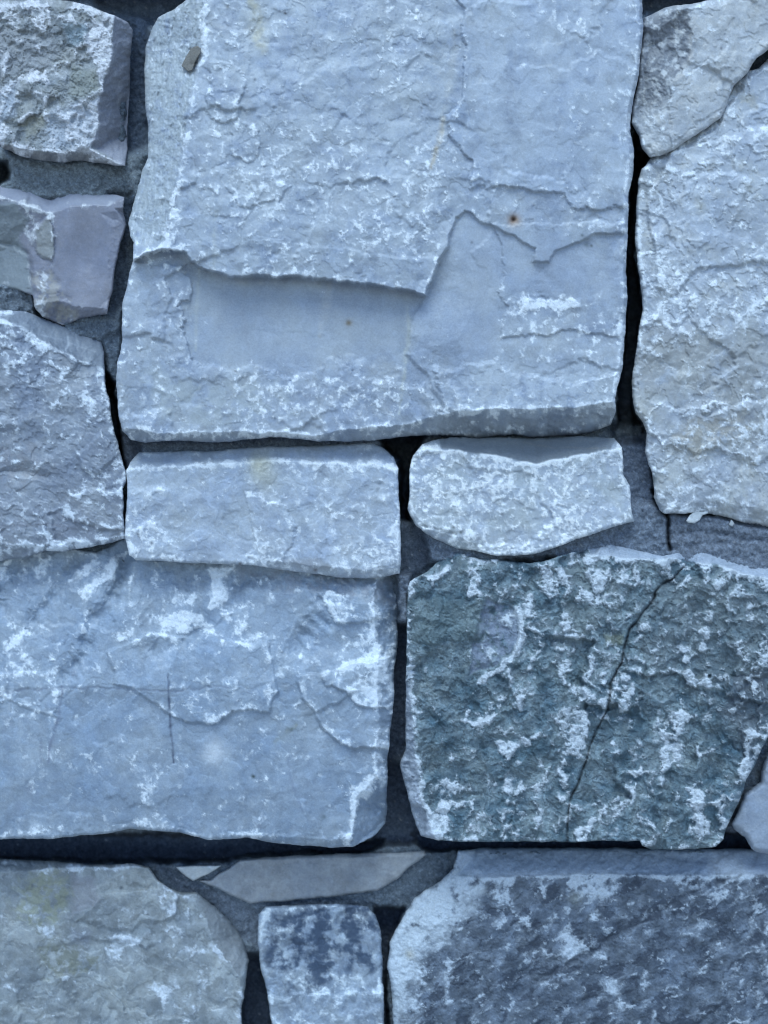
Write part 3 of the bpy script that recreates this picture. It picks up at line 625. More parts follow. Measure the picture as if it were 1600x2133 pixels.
# ---------------------------------------------------------------- 9 lower left block
bl = [(-150, 1150), (0, 1158), (60, 1150), (120, 1136), (150, 1142), (200, 1150), (262, 1120), (330, 1150), (500, 1160), (640, 1176), (770, 1186), (822, 1198), (828, 1232), (834, 1257), (828, 1299), (829, 1337),
    (821, 1391), (821, 1455), (812, 1535), (807, 1598), (807, 1678), (802, 1716), (776, 1745), (735, 1764), (687, 1765), (623, 1761), (553, 1753), (515, 1744),
    (432, 1750), (376, 1735), (312, 1729), (271, 1727), (223, 1737), (159, 1742), (112, 1747), (0, 1748), (-150, 1750)]
stone('wide_block', 'wide blue-grey block at lower left with chalk-white bruises and two fine vertical cracks',
    bl, -14, (0.255, 0.31, 0.38), (0.315, 0.36, 0.41), (0.70, 0.735, 0.76), M_MARBLE, seed=29, edge=8, edge_drop=10, wthr=0.48, wscale=26, lump=1.3, rough=0.75, flake=(70, 3.0, 4), tone=120,
    specks=.9, wsoft=.12,
    feats=[('bev', [(-200, 1432), (0, 1432), (130, 1434), (240, 1430), (340, 1436), (520, 1430), (620, 1400), (760, 1330), (900, 1300), (900, 1000), (-200, 1000)], .20, 3),
        ('bev', [(-200, 1230), (0, 1240), (200, 1235), (400, 1230), (600, 1230), (900, 1260), (900, 1000), (-200, 1000)], .42, 16),
        ('bev', [(783, 1150), (779, 1295), (788, 1343), (787, 1439), (787, 1535), (782, 1617), (740, 1662), (737, 1710), (722, 1775), (960, 1775), (960, 1150)], 1.5, 6, .38),
        ('bev', [(-200, 1640), (400, 1640), (740, 1660), (740, 1900), (-200, 1900)], .12, 6),
        ('bev', [(480, 1738), (560, 1740), (640, 1748), (740, 1748), (740, 1900), (480, 1900)], 1.0, 4, .2),
        ('groove', [(160, 1160), (120, 1230), (60, 1310)], 12, 12, 0, 9), ('groove', [(270, 1160), (230, 1250), (190, 1310), (170, 1370), (140, 1400)], 16, 18, 0, 9),
        ('groove', [(250, 1150), (262, 1190), (235, 1240)], 11, 15, 0, 6), ('groove', [(520, 1190), (480, 1260), (400, 1330), (330, 1350)], 18, 10, 0, 9), ('groove', [(40, 1180), (0, 1260)], 14, 12, 0, 9), ('groove', [(700, 1170), (680, 1270), (620, 1340)], 28, 20, 0, 9),
        ('ramp', [(240, 1180), (285, 1160), (300, 1230), (330, 1250), (330, 1400), (230, 1300)], .2, 9, 9),
        ('plate', [(225, 1360), (240, 1400), (236, 1425), (270, 1432), (330, 1470), (355, 1492), (400, 1505), (440, 1510), (465, 1500), (485, 1480), (520, 1482), (560, 1484), (580, 1440), (560, 1340), (300, 1320)], 7, 7, 5, .3),
        ('plate', [(-150, 1400), (0, 1440), (40, 1470), (80, 1485), (115, 1492), (120, 1440), (100, 1400)], 4, 6, 5, .3),
        ('plate', [(619, 1411), (640, 1402), (665, 1400), (700, 1390), (800, 1370), (860, 1400), (860, 1560), (760, 1556), (740, 1562), (700, 1545), (668, 1512), (655, 1480), (625, 1450)], 11, 6, 5, .4),
        ('plate', [(665, 1396), (690, 1390), (720, 1385), (800, 1360), (840, 1470), (780, 1480), (745, 1470), (720, 1440), (680, 1430)], 7, 6, 8, .4),
        ('plate', [(665, 1235), (690, 1230), (740, 1255), (770, 1250), (790, 1290), (730, 1300), (700, 1298), (685, 1270)], 8, 7, 8, .3),
        ('plate', [(435, 1160), (510, 1165), (490, 1180), (470, 1200), (445, 1208), (430, 1190)], 8, 6, 5, .5),
        ('dome', 700, 1340, 70, 45, -16), ('dome', 745, 1250, 60, 40, 10),
        ('rough', [(-150, 1500), (600, 1500), (720, 1600), (700, 1720), (-150, 1720)], .45, 40),
        ('white', [(-150, 1500), (640, 1500), (720, 1600), (700, 1690), (-150, 1710)], -.10, 40),
        ('white', [(440, 1180), (475, 1190), (470, 1260), (480, 1290), (545, 1320), (540, 1350), (500, 1340), (470, 1280), (440, 1270)], .75, 12),
        ('white', [(330, 1280), (380, 1275), (440, 1300), (450, 1315), (400, 1318), (330, 1320)], .7, 10),
        ('white', [(350, 1240), (400, 1235), (400, 1260), (360, 1270)], .6, 10),
        ('white', [(150, 1190), (200, 1170), (270, 1140), (262, 1170), (210, 1215), (205, 1290), (190, 1310), (160, 1250)], .6, 14),
        ('white', [(75, 1165), (105, 1160), (90, 1210), (75, 1200)], .6, 10), ('white', [(-10, 1170), (20, 1170), (10, 1210), (-10, 1210)], .5, 10),
        ('white', [(10, 1290), (60, 1310), (70, 1370), (40, 1400), (10, 1360)], .35, 14), ('white', [(20, 1300), (100, 1260), (120, 1300), (40, 1340)], .25, 20),
        ('white', [(230, 1310), (290, 1308), (285, 1330), (225, 1335)], .5, 8), ('white', [(280, 1180), (295, 1165), (285, 1200), (262, 1230)], .5, 8),
        ('white', [(720, 1350), (790, 1300), (800, 1380), (780, 1480), (700, 1400)], .45, 30),
        ('white', [(670, 1240), (700, 1235), (740, 1280), (720, 1300), (690, 1290)], .4, 10),
        ('white', [(720, 1690), (740, 1640), (780, 1610), (775, 1640), (740, 1690), (730, 1750), (700, 1750)], .45, 12),
        ('white', [(280, 1600), (330, 1610), (320, 1680), (290, 1680)], .3, 20), ('white', [(60, 1715), (110, 1715), (100, 1735), (60, 1735)], .5, 10),
        ('white', [(200, 1720), (310, 1708), (420, 1735), (300, 1725)], .4, 8), ('white', [(180, 1630), (240, 1640), (260, 1700), (200, 1700)], 0, 8),
        ('white', [(380, 1420), (440, 1440), (480, 1470), (420, 1500), (380, 1460)], .25, 20)],
    post=[('spot', 445, 1565, 24, (0.64, 0.66, 0.68), .75),
        ('line', [(350, 1405), (352, 1460), (356, 1520), (362, 1590)], 2.6, (0.10, 0.12, 0.17), .9, 2), ('groove', [(350, 1405), (356, 1520), (362, 1590)], 2.5, 3, 0, 2),
        ('line', [(130, 1430), (122, 1490), (108, 1540), (100, 1590)], 4.0, (0.16, 0.18, 0.24), .7, 3), ('line', [(86, 1540), (84, 1590)], 3, (0.18, 0.2, 0.26), .5, 2),
        ('groove', [(0, 1440), (60, 1436), (200, 1434), (340, 1438), (480, 1432), (600, 1425)], 4, 1.5, 0, 7), ('line', [(0, 1440), (60, 1436), (200, 1434), (340, 1438), (480, 1432)], 3, (0.17, 0.19, 0.24), .5, 8),
        ('line', [(575, 1545), (600, 1525), (615, 1510)], 7, (0.24, 0.25, 0.20), .6, 5), ('spot', 528, 1617, 4, (0.05, 0.07, 0.06), .95), ('spot', 608, 1519, 4, (0.1, 0.12, 0.1), .7),
        ('spot', 675, 1702, 6, (0.12, 0.15, 0.16), .6), ('spot', 540, 1720, 5, (0.15, 0.17, 0.22), .6), ('spot', 60, 1645, 8, (0.18, 0.2, 0.26), .4), ('spot', 40, 1680, 9, (0.18, 0.2, 0.26), .4),
        ('spot', 155, 1400, 9, (0.2, 0.22, 0.27), .4), ('spot', 595, 1430, 9, (0.26, 0.27, 0.27), .5), ('line', [(600, 1560), (605, 1620), (630, 1690)], 3, (0.2, 0.23, 0.3), .4),
        ('col', [(440, 1180), (830, 1200), (820, 1260), (700, 1240), (600, 1230)], (0.30, 0.30, 0.32), 30, 16, .5, .1)])

# ---------------------------------------------------------------- 10 green cracked stone
g = [(848, 1228), (854, 1212), (889, 1189), (921, 1160), (953, 1152), (998, 1161), (1065, 1169), (1103, 1173), (1135, 1168), (1176, 1156), (1231, 1141), (1267, 1134), (1313, 1142),
    (1360, 1154), (1381, 1159), (1424, 1150), (1452, 1140), (1481, 1147), (1530, 1161), (1600, 1179), (1680, 1200), (1670, 1440), (1600, 1532), (1584, 1567), (1573, 1596),
    (1555, 1621), (1548, 1649), (1534, 1681), (1516, 1717), (1506, 1749), (1491, 1765), (1445, 1768), (1360, 1770), (1338, 1762), (1331, 1752), (1249, 1752), (1181, 1754),
    (1087, 1753), (959, 1753), (912, 1751), (877, 1742), (864, 1716), (851, 1662), (838, 1617), (833, 1592), (845, 1560), (845, 1439), (848, 1327)]
GW = (0.54, 0.58, 0.61)
crack = [(1424, 1182), (1405, 1203), (1381, 1215), (1366, 1232), (1360, 1250), (1342, 1272), (1325, 1298), (1313, 1311), (1303, 1339), (1295, 1382), (1272, 1425), (1267, 1478), (1245, 1517), (1228, 1557),
    (1213, 1610), (1192, 1656), (1183, 1692), (1181, 1760)]
stone('green_stone', 'dark green stone flecked with white, split by a long thin crack, at lower right',
    g, -18, (0.085, 0.138, 0.17), (0.225, 0.275, 0.29), GW, M_ROUGH, seed=31, edge=5, edge_drop=8, wthr=0.36, wscale=36, facet=2.2, rough=.85, flake=(46, 4.0, 6), tone=64,
    specks=1.3, wsoft=.14, dark=((0.075, 0.10, 0.12), 24, .30, .55), wraise=3.5, fine=.24, lump=5.5, terr=.22, mott=.30,
    feats=[('bev', [(1190, 1175), (1249, 1157), (1317, 1165), (1381, 1166), (1409, 1165), (1430, 1180), (1452, 1172), (1502, 1179), (1534, 1193), (1570, 1200), (1600, 1206), (1720, 1220), (1720, 1050), (1190, 1050)], 1.2, 4, .5),
        ('bev', [(820, 1200), (1190, 1175), (1190, 1050), (820, 1050)], .8, 6),
        ('bev', [(856, 1400), (861, 1471), (867, 1582), (877, 1662), (892, 1704), (910, 1756), (800, 1800), (740, 1400)], 1.2, 4, .4),
        ('bev', [(1560, 1560), (1530, 1650), (1500, 1740), (1560, 1800), (1650, 1560)], .8, 4, .2),
        ('plate', [(1015, 1245), (1078, 1270), (1080, 1325), (1068, 1355), (1030, 1390), (980, 1405), (990, 1320)], -7, 5, 4, 0),
        ('rough', [(1015, 1245), (1078, 1270), (1080, 1325), (1068, 1355), (1030, 1390), (980, 1405), (990, 1320)], .6, 8),
        ('rough', [(1190, 1040), (1600, 1040), (1600, 1200), (1530, 1188), (1450, 1168), (1317, 1160)], .3, 6),
        ('wline', [(1081, 1273), (1082, 1324), (1071, 1356), (1046, 1391), (998, 1423)], 6, 1.0),
        ('plate', [(1300, 1400), (1340, 1405), (1400, 1400), (1450, 1430), (1500, 1440), (1560, 1460), (1700, 1470), (1700, 1180), (1450, 1180), (1330, 1300)], 9, 7, 8, .15),
        ('plate', [(855, 1250), (1010, 1250), (1000, 1330), (870, 1340)], 5, 6, 6, -.2),
        ('white', [(870, 1200), (1000, 1250), (990, 1430), (940, 1550), (860, 1560)], -.30, 20),
        ('white', [(1090, 1420), (1160, 1400), (1200, 1460), (1100, 1500)], -.2, 20),
        ('white', [(1310, 1400), (1420, 1410), (1480, 1470), (1320, 1470)], -.35, 14),
        ('white', [(1420, 1500), (1540, 1520), (1540, 1620), (1430, 1620)], -.3, 14), ('white', [(1240, 1500), (1340, 1500), (1300, 1640), (1200, 1640)], -.3, 14),
        ('white', [(1130, 1180), (1190, 1180), (1195, 1240), (1170, 1270), (1130, 1240)], .35, 14),
        ('white', [(1180, 1170), (1300, 1160), (1330, 1240), (1240, 1290), (1200, 1240)], .15, 20),
        ('white', [(1160, 1500), (1220, 1490), (1240, 1540), (1180, 1570)], .55, 12), ('white', [(1030, 1550), (1100, 1535), (1110, 1550), (1030, 1570)], .7, 8),
        ('white', [(960, 1480), (1010, 1490), (1020, 1460), (1030, 1500), (1000, 1520), (960, 1500)], .6, 7), ('white', [(870, 1580), (880, 1600), (900, 1700), (870, 1680)], .6, 10),
        ('white', [(925, 1620), (950, 1620), (930, 1710), (915, 1700)], .6, 8), ('white', [(1200, 1740), (1260, 1670), (1300, 1650), (1320, 1680), (1260, 1720), (1220, 1750)], .45, 10),
        ('white', [(1425, 1640), (1450, 1625), (1470, 1690), (1490, 1740), (1440, 1760)], .8, 8), ('white', [(1385, 1480), (1440, 1480), (1420, 1590), (1370, 1600)], .5, 10),
        ('white', [(1430, 1350), (1600, 1300), (1600, 1440), (1500, 1430)], .12, 30), ('white', [(870, 1220), (920, 1215), (930, 1250), (880, 1270)], .25, 14),
        ('groove', [(1100, 1200), (1140, 1260), (1160, 1300)], 5, 5, 0, 6), ('groove', [(1000, 1330), (1020, 1290), (1040, 1240)], 3, 5, .1, 4)],
    post=[('col', [(1231, 1130), (1317, 1138), (1381, 1156), (1452, 1136), (1600, 1175), (1600, 1204), (1534, 1190), (1502, 1177), (1452, 1170), (1409, 1164), (1317, 1163), (1231, 1155)], (0.33, 0.37, 0.43), 5, 3, .85),
        ('col', [(1015, 1245), (1078, 1270), (1078, 1325), (1066, 1352), (1030, 1388), (980, 1405), (990, 1320)], (0.24, 0.27, 0.34), 8, 6, .7, .2),
        ('col', [(858, 1255), (1010, 1255), (1000, 1330), (870, 1340)], (0.16, 0.205, 0.205), 30, 14, .5),
        ('col', [(845, 1400), (858, 1471), (865, 1582), (875, 1662), (890, 1704), (908, 1756), (800, 1760), (820, 1400)], (0.32, 0.35, 0.40), 6, 4, .8),
        ('col', [(1380, 1200), (1600, 1210), (1600, 1440), (1480, 1430), (1330, 1370), (1320, 1310)], (0.17, 0.19, 0.195), 30, 20, .4, .0),
        ('col', [(1180, 1180), (1300, 1180), (1290, 1280), (1200, 1330), (1170, 1260)], (0.19, 0.215, 0.21), 20, 14, .4, 0),
        ('col', [(1260, 1320), (1300, 1320), (1295, 1345), (1265, 1345)], (0.24, 0.25, 0.18), 14, 7, .6),
        ('line', crack, 2.2, (0.02, 0.025, 0.03), 1.0, 2.5), ('groove', crack, 2.6, 9, .3, 2.5),
        ('line', [(1330, 1400), (1370, 1408), (1430, 1400)], 3, (0.03, 0.04, 0.05), .8, 5), ('line', [(1430, 1430), (1500, 1450), (1560, 1465)], 3, (0.03, 0.04, 0.05), .6, 5),
        ('col', [(1540, 1400), (1600, 1390), (1600, 1480), (1560, 1600), (1500, 1480)], (0.085, 0.09, 0.11), 20, 14, .5, 0)])

# ---------------------------------------------------------------- 11 sliver at the right edge
r3 = [(1640, 1520), (1615, 1555), (1600, 1568), (1588, 1596), (1583, 1628), (1552, 1653), (1538, 1688), (1523, 1717), (1530, 1729), (1552, 1743), (1566, 1768), (1577, 1776), (1600, 1778), (1700, 1780), (1790, 1770), (1790, 1520)]
stone('tapered_stone', 'pale blue-grey pointed stone poking in at the right edge beside the green stone',
    r3, -60, (0.31, 0.345, 0.40), (0.35, 0.38, 0.42), W, M_MARBLE, seed=37, edge=14, edge_drop=22, wthr=0.75, rough=0.6, flake=(50, 2.5, 3), specks=.5,
    feats=[('bev', [(1500, 1640), (1600, 1640), (1620, 1560), (1500, 1500)], .3, 5, .1)], back=-400)

# ---------------------------------------------------------------- 12 lower left beige stone
ll = [(-150, 1785), (0, 1788), (100, 1793), (190, 1801), (280, 1799), (310, 1806), (327, 1832), (352, 1850), (375, 1858), (410, 1860), (450, 1890), (480, 1920), (505, 1950), (517, 2000),
    (512, 2050), (503, 2100), (506, 2180), (500, 2330), (-150, 2330)]
stone('lichen_stone', 'beige-grey stone in the bottom left corner with a yellow-green lichen patch',
    ll, -112, (0.235, 0.26, 0.275), (0.375, 0.395, 0.39), (0.60, 0.64, 0.68), M_MARBLE, seed=41, edge=8, edge_drop=12, wthr=0.54, wscale=40, rough=.8, fine=.12, facet=.7, lump=1.5, terr=.22, mott=.2, flake=(80, 4.2, 5), tone=100, specks=.5,
    feats=[('bev', [(-200, 1822), (0, 1819), (110, 1810), (190, 1806), (330, 1808), (330, 1700), (-200, 1700)], 1.2, 3, .2),
        ('bev', [(330, 1836), (372, 1862), (405, 1875), (428, 1915), (446, 1970), (500, 2035), (503, 2100), (506, 2200), (620, 2200), (620, 1820)], .9, 4, .25),
        ('plate', [(205, 1868), (250, 1855), (330, 1850), (372, 1866), (360, 1915), (300, 1920), (270, 1940), (160, 1920)], 7, 8, 7, .2),
        ('plate', [(100, 2040), (180, 2020), (220, 2040), (260, 2100), (400, 2130), (400, 2300), (60, 2300)], 7, 8, 9, .15),
        ('white', [(210, 1960), (230, 1945), (300, 1945), (315, 1985), (300, 2005), (220, 1998)], .85, 16), ('white', [(240, 1890), (270, 1890), (280, 1920), (250, 1930)], .5, 12),
        ('white', [(80, 1930), (110, 1930), (110, 1950), (85, 1955)], .6, 10), ('white', [(300, 2040), (420, 2050), (480, 2120), (300, 2120)], .18, 30)],
    post=[('col', [(40, 1850), (80, 1820), (130, 1820), (145, 1860), (120, 1930), (60, 1930), (25, 1900)], (0.26, 0.27, 0.18), 30, 22, .65, .1),
        ('col', [(80, 1960), (150, 1970), (210, 1990), (200, 2015), (120, 2040), (90, 2020)], (0.17, 0.175, 0.13), 30, 22, .7, .1),
        ('col', [(150, 1820), (200, 1830), (205, 1880), (150, 1910)], (0.27, 0.265, 0.29), 14, 9, .5), ('col', [(150, 1930), (190, 1940), (180, 1970), (150, 1960)], (0.2, 0.22, 0.27), 14, 9, .5),
        ('col', [(405, 1860), (430, 1915), (448, 1970), (500, 2033), (520, 2000), (505, 1950), (450, 1888)], (0.24, 0.25, 0.26), 8, 4, .6),
        ('spot', 253, 1849, 4, (0.06, 0.07, 0.08), .9)], back=-430)

# ---------------------------------------------------------------- 13 small dark block
ls = [(537, 1905), (553, 1888), (600, 1886), (700, 1882), (765, 1888), (783, 1905), (794, 1940), (797, 2020), (800, 2100), (806, 2330), (572, 2330), (566, 2130), (555, 2060), (543, 2020), (537, 1960)]
stone('small_block', 'small squarish block at the bottom centre, inky blue blotches above and pale below',
    ls, -118, (0.24, 0.285, 0.345), (0.34, 0.385, 0.43), (0.62, 0.67, 0.70), M_MARBLE, seed=43, lump=2, mott=.25, terr=.15, edge=9, edge_drop=14, wthr=0.36, wscale=26, rough=1.0, flake=(45, 3, 4), tone=60,
    feats=[('white', [(540, 1900), (560, 1890), (560, 1960), (540, 1960)], .5, 10), ('plate', [(550, 2080), (620, 2070), (700, 2075), (800, 2060), (800, 2300), (550, 2300)], 6, 7, 9, .2),
        ('white', [(560, 2040), (700, 2020), (800, 2050), (800, 2080), (600, 2080)], .25, 20)],
    post=[('col', [(565, 1880), (790, 1880), (800, 2000), (700, 2030), (660, 2060), (590, 2050), (548, 1990), (570, 1940)], (0.04, 0.065, 0.11), 50, 30, .92, .06), ('col', [(560, 1900), (790, 1900), (800, 2133), (560, 2133)], (0.10, 0.125, 0.17), 40, 30, .7, -.35),
        ('wl', [(0, 0)])][:1], back=-430)

# ---------------------------------------------------------------- 14 dark speckled stone
lr = [(954, 1772), (1010, 1766), (1200, 1766), (1400, 1768), (1600, 1768), (1790, 1770), (1790, 2330), (822, 2330), (820, 2133), (815, 2067), (807, 2015), (812, 1962), (839, 1910),
    (865, 1868), (917, 1836), (945, 1808)]
stone('dark_stone', 'large dark slate-grey stone in the bottom right corner with a white left shoulder',
    lr, -100, (0.068, 0.084, 0.108), (0.145, 0.17, 0.205), (0.46, 0.51, 0.56), M_ROUGH, seed=47, edge=10, edge_drop=14, wthr=0.42, wscale=26, rough=.8, fine=.35, lump=2, mott=.36, terr=.2, flake=(50, 2.8, 5), tone=50, specks=1.4, wsoft=.30,
    dark=((0.04, 0.05, 0.07), 40, .15, .75), aniso=(1.5, 1, -.45),
    feats=[('bev', [(900, 1700), (955, 1826), (1012, 1829), (1075, 1826), (1253, 1820), (1337, 1823), (1600, 1826), (1800, 1826), (1800, 1700)], 1.25, 3, .45),
        ('bev', [(1012, 1826), (935, 1900), (875, 1960), (845, 2030), (840, 2133), (840, 2400), (700, 2400), (700, 1750), (950, 1750)], .55, 6),
        ('rough', [(940, 1750), (1800, 1750), (1800, 1820), (1337, 1818), (1075, 1821), (970, 1822)], .3, 6),
        ('white', [(1180, 1830), (1260, 1815), (1310, 1850), (1240, 1890), (1180, 1870)], .5, 18), ('white', [(1160, 1950), (1230, 1940), (1250, 1990), (1190, 2000)], .45, 14),
        ('groove', [(1120, 2040), (1220, 1990), (1330, 1920), (1460, 1850), (1540, 1825)], 6, 6, 0, 9),
        ('white', [(900, 1830), (1010, 1830), (900, 1960), (830, 2100), (800, 2000)], .1, 14)],
    post=[('col', [(945, 1750), (1800, 1750), (1800, 1824), (1337, 1820), (1253, 1817), (1075, 1824), (1012, 1827), (960, 1820)], (0.45, 0.505, 0.58), 7, 3, .9),  # top face painted lighter, standing in for the light falling on it
        ('col', [(940, 1800), (970, 1820), (1015, 1834), (1000, 1860), (972, 1895), (935, 1945), (881, 1994), (845, 2060), (840, 2200), (790, 2200), (790, 1900)], (0.50, 0.55, 0.59), 60, 24, .92, .55),
        ('line', [(830, 1932), (890, 1940), (930, 1935)], 4, (0.3, 0.33, 0.36), .6), ('spot', 855, 1988, 10, (0.36, 0.34, 0.28), .7),
        ('line', [(1090, 2060), (1220, 1990), (1330, 1920), (1460, 1850), (1545, 1825)], 5, (0.05, 0.06, 0.08), .7, 8),
        ('spot', 1200, 1870, 14, (0.16, 0.17, 0.15), .6),
        ('line', [(1000, 1790), (1200, 1792), (1600, 1800)], 4, (0.32, 0.36, 0.43), .5, 3), ('line', [(1350, 1785), (1480, 1800), (1500, 1815)], 5, (0.18, 0.21, 0.26), .5, 3)], back=-430)

# ---------------------------------------------------------------- 15 flat shim and chip
stone('shim_stone', 'flat smooth grey stone wedged in the joint above the small dark block',
    [(412, 1835), (440, 1832), (500, 1793), (560, 1785), (700, 1779), (883, 1771), (888, 1781), (854, 1806), (828, 1832), (785, 1856), (700, 1866), (600, 1877), (520, 1881), (480, 1866), (450, 1848)],
    -150, (0.30, 0.31, 0.325), (0.325, 0.33, 0.335), W, M_MARBLE, seed=53, edge=6, edge_drop=8, wthr=1.0, rough=0.5, mott=.2, tone=60, flake=(60, 2, 3), specks=.3, back=-430,
    feats=[('bev', [(400, 1700), (400, 1792), (500, 1795), (600, 1790), (900, 1782), (900, 1700)], 1.0, 2, .1)])
stone('stone_chip', 'small white triangular chip lodged in the mortar above the bottom left stone',
    [(366, 1806), (400, 1803), (462, 1803), (435, 1820), (402, 1835), (385, 1824)], -140, (0.47, 0.49, 0.50), (0.5, 0.51, 0.5), W, M_MARBLE, seed=59, edge=4, edge_drop=6, wthr=.8,
    rough=0.3, flake=(40, 1, 3), back=-260, cat='stone chip', outrag=1)
stone('stone_flake', 'little white flake stuck on the mortar below the tall white stone',
    [(1429, 1085), (1436, 1073), (1447, 1066), (1476, 1064), (1474, 1070), (1464, 1073), (1458, 1083), (1446, 1090), (1434, 1089)], -26, (0.5, 0.52, 0.52), (0.55, 0.56, 0.55), W, M_MARBLE, seed=61, h=1.5,
    edge=3, edge_drop=4, wthr=.6, rough=0.3, flake=(40, 1, 3), back=-70, cat='stone flake', outrag=1)
stone('stone_flake', 'tiny pale triangular flake on the mortar, right of the larger white flake',
    [(1518, 1093), (1524, 1081), (1531, 1090), (1526, 1097)], -34, (0.42, 0.44, 0.45), (0.45, 0.46, 0.46), W, M_MARBLE, seed=67, h=1.5,
    edge=2, edge_drop=3, wthr=.6, rough=0.2, flake=(40, 1, 3), back=-70, cat='stone flake', outrag=1)
stone('bark_chip', 'flat grey-brown oblong fleck stuck to the slanting left side of the big slab',
    [(378, 136), (385, 122), (398, 100), (411, 95), (418, 100), (417, 112), (408, 126), (401, 146), (392, 149)], 35, (0.19, 0.175, 0.15), (0.22, 0.20, 0.17), (.3, .3, .3), M_ROUGH, seed=71, h=1.5,
    edge=2, edge_drop=2, wthr=2, rough=0.5, specks=0, flake=(12, 1, 3), back=-4, cat='fleck', outrag=1.5,
    feats=[('tilt', 400, 120, .75, .1)])

# ---------------------------------------------------------------- mortar
def mortar():
    h = 3.0
    X, Y = np.meshgrid(np.arange(-260, 1860, h, dtype=np.float32), np.arange(-260, 2420, h, dtype=np.float32))
    WX = fbm(X/42, Y/42, 901, 5, .6).astype(np.float32); WY = fbm(X/42, Y/42, 902, 5, .6).astype(np.float32)
    z = np.full(X.shape, -105.0, np.float32)
    z += (-165+105)*ss((Y-1740)/40)
    c = np.zeros(X.shape+(3,), np.float32)
    tn = ss(fbm(X/60, Y/60, 903, 5, .6)*.6+.5)[..., None]
    c[:] = np.array((0.165, 0.185, 0.195))*(1-tn)+np.array((0.20, 0.21, 0.20))*tn
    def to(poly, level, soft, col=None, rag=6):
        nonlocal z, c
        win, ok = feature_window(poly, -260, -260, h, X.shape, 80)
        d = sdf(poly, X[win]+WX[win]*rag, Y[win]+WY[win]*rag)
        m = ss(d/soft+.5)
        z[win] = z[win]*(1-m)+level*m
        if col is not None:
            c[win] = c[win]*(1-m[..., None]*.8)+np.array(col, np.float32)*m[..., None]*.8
    to([(-260, -260), (1860, -260), (1860, 20), (1340, 30), (1000, 10), (380, 20), (330, 50), (265, 40), (180, 0), (-260, 0)], -190, 30, (0.10, 0.12, 0.15))  # deep top joint: shade painted into the mortar colour as well
    to([(262, 40), (310, 40), (305, 300), (262, 330)], -150, 20, (0.13, 0.15, 0.175))
    to([(-260, 310), (300, 320), (300, 420), (-260, 420)], -78, 30, (0.22, 0.23, 0.215))
    to([(-60, 330), (12, 340), (18, 372), (-10, 392), (-60, 390)], -220, 16)
    to([(225, 400), (275, 400), (262, 640), (215, 680)], -100, 16, (0.17, 0.185, 0.195))
    to([(-260, 590), (70, 590), (80, 660), (-260, 660)], -70, 14, (0.18, 0.19, 0.19))
    to([(120, 655), (255, 640), (250, 720), (205, 715), (140, 700)], -72, 16, (0.17, 0.185, 0.19))
    to([(210, 705), (250, 690), (244, 810), (226, 790)], -84, 12, (0.17, 0.19, 0.2))
    to([(216, 770), (238, 800), (250, 900), (262, 985), (264, 1010), (240, 980), (225, 850)], -280, 10)
    to([(252, 900), (300, 915), (300, 960), (262, 970)], -105, 14, (0.17, 0.18, 0.2))
    to([(290, 905), (800, 905), (790, 940), (290, 950)], -72, 12, (0.15, 0.165, 0.18))
    to([(785, 900), (885, 900), (858, 960), (850, 1080), (834, 1080), (834, 960), (800, 930)], -300, 14)
    to([(880, 895), (1290, 880), (1290, 925), (900, 925)], -110, 12)
    to([(1325, 255), (1350, 330), (1325, 420), (1322, 550), (1340, 640), (1318, 780), (1318, 850), (1345, 900), (1320, 918), (1280, 900), (1284, 850), (1303, 700), (1306, 500), (1320, 330)], -340, 6)
    to([(1285, 905), (1350, 905), (1360, 985), (1370, 1060), (1300, 1080)], -72, 14, (0.16, 0.175, 0.2))
    to([(1270, 885), (1345, 880), (1345, 920), (1280, 925)], -170, 22)
    to([(860, 1080), (1360, 1050), (1400, 1062), (1860, 1090), (1860, 1230), (1400, 1180), (1250, 1160), (1000, 1175), (860, 1175)], -50, 16, (0.195, 0.21, 0.225))
    to([(1380, 1060), (1860, 1080), (1860, 1230), (1400, 1180)], -40, 20, (0.20, 0.21, 0.22))
    to([(836, 1080), (880, 1110), (900, 1170), (845, 1215), (836, 1200)], -96, 14, (0.12, 0.13, 0.145))
    to([(825, 1195), (856, 1195), (850, 1300), (832, 1310)], -62, 12, (0.24, 0.25, 0.26))
    to([(815, 1300), (855, 1300), (855, 1560), (800, 1600)], -165, 14, (0.11, 0.125, 0.15))  # this gap and the next: mortar colour darkened to deepen the shade
    to([(806, 1590), (840, 1590), (880, 1760), (770, 1760)], -230, 16, (0.11, 0.125, 0.15))
    to([(-260, 1735), (560, 1735), (800, 1755), (760, 1778), (600, 1778), (470, 1790), (300, 1795), (-260, 1785)], -300, 16, (0.09, 0.10, 0.12))  # shade under the wide block painted into the mortar colour
    to([(310, 1790), (410, 1835), (520, 1890), (560, 1900), (545, 1980), (510, 1960), (380, 1860)], -172, 12, (0.18, 0.19, 0.195))
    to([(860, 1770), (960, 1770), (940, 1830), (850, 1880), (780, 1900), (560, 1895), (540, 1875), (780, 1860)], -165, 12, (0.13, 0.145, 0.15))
    to([(505, 1990), (545, 1990), (565, 2100), (570, 2420), (500, 2420)], -300, 14, (.11, .125, .15))  # gaps beside the small block: shade put into the colour too
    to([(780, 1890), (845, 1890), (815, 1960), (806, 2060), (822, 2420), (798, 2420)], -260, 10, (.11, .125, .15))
    to([(1500, 1690), (1560, 1690), (1570, 1780), (1500, 1780)], -150, 12, (0.15, 0.16, 0.175))
    to([(1480, 1768), (1570, 1768), (1790, 1780), (1480, 1780)], -220, 8)
    to([(-260, -260), (1860, -260), (1860, -62), (-260, -62)], -60, 30)  # unseen raised mortar above the view, added to block skylight from the top joint
    to([(860, 1735), (1640, 1735), (1640, 1772), (958, 1774), (880, 1768)], -270, 8, (.09, .105, .13))  # painted dark for the shade under the green stone
    # trowel smears and sand
    sm = ridged(X/46+.8*WX, Y/20+.8*WY, 911, 5, .6)
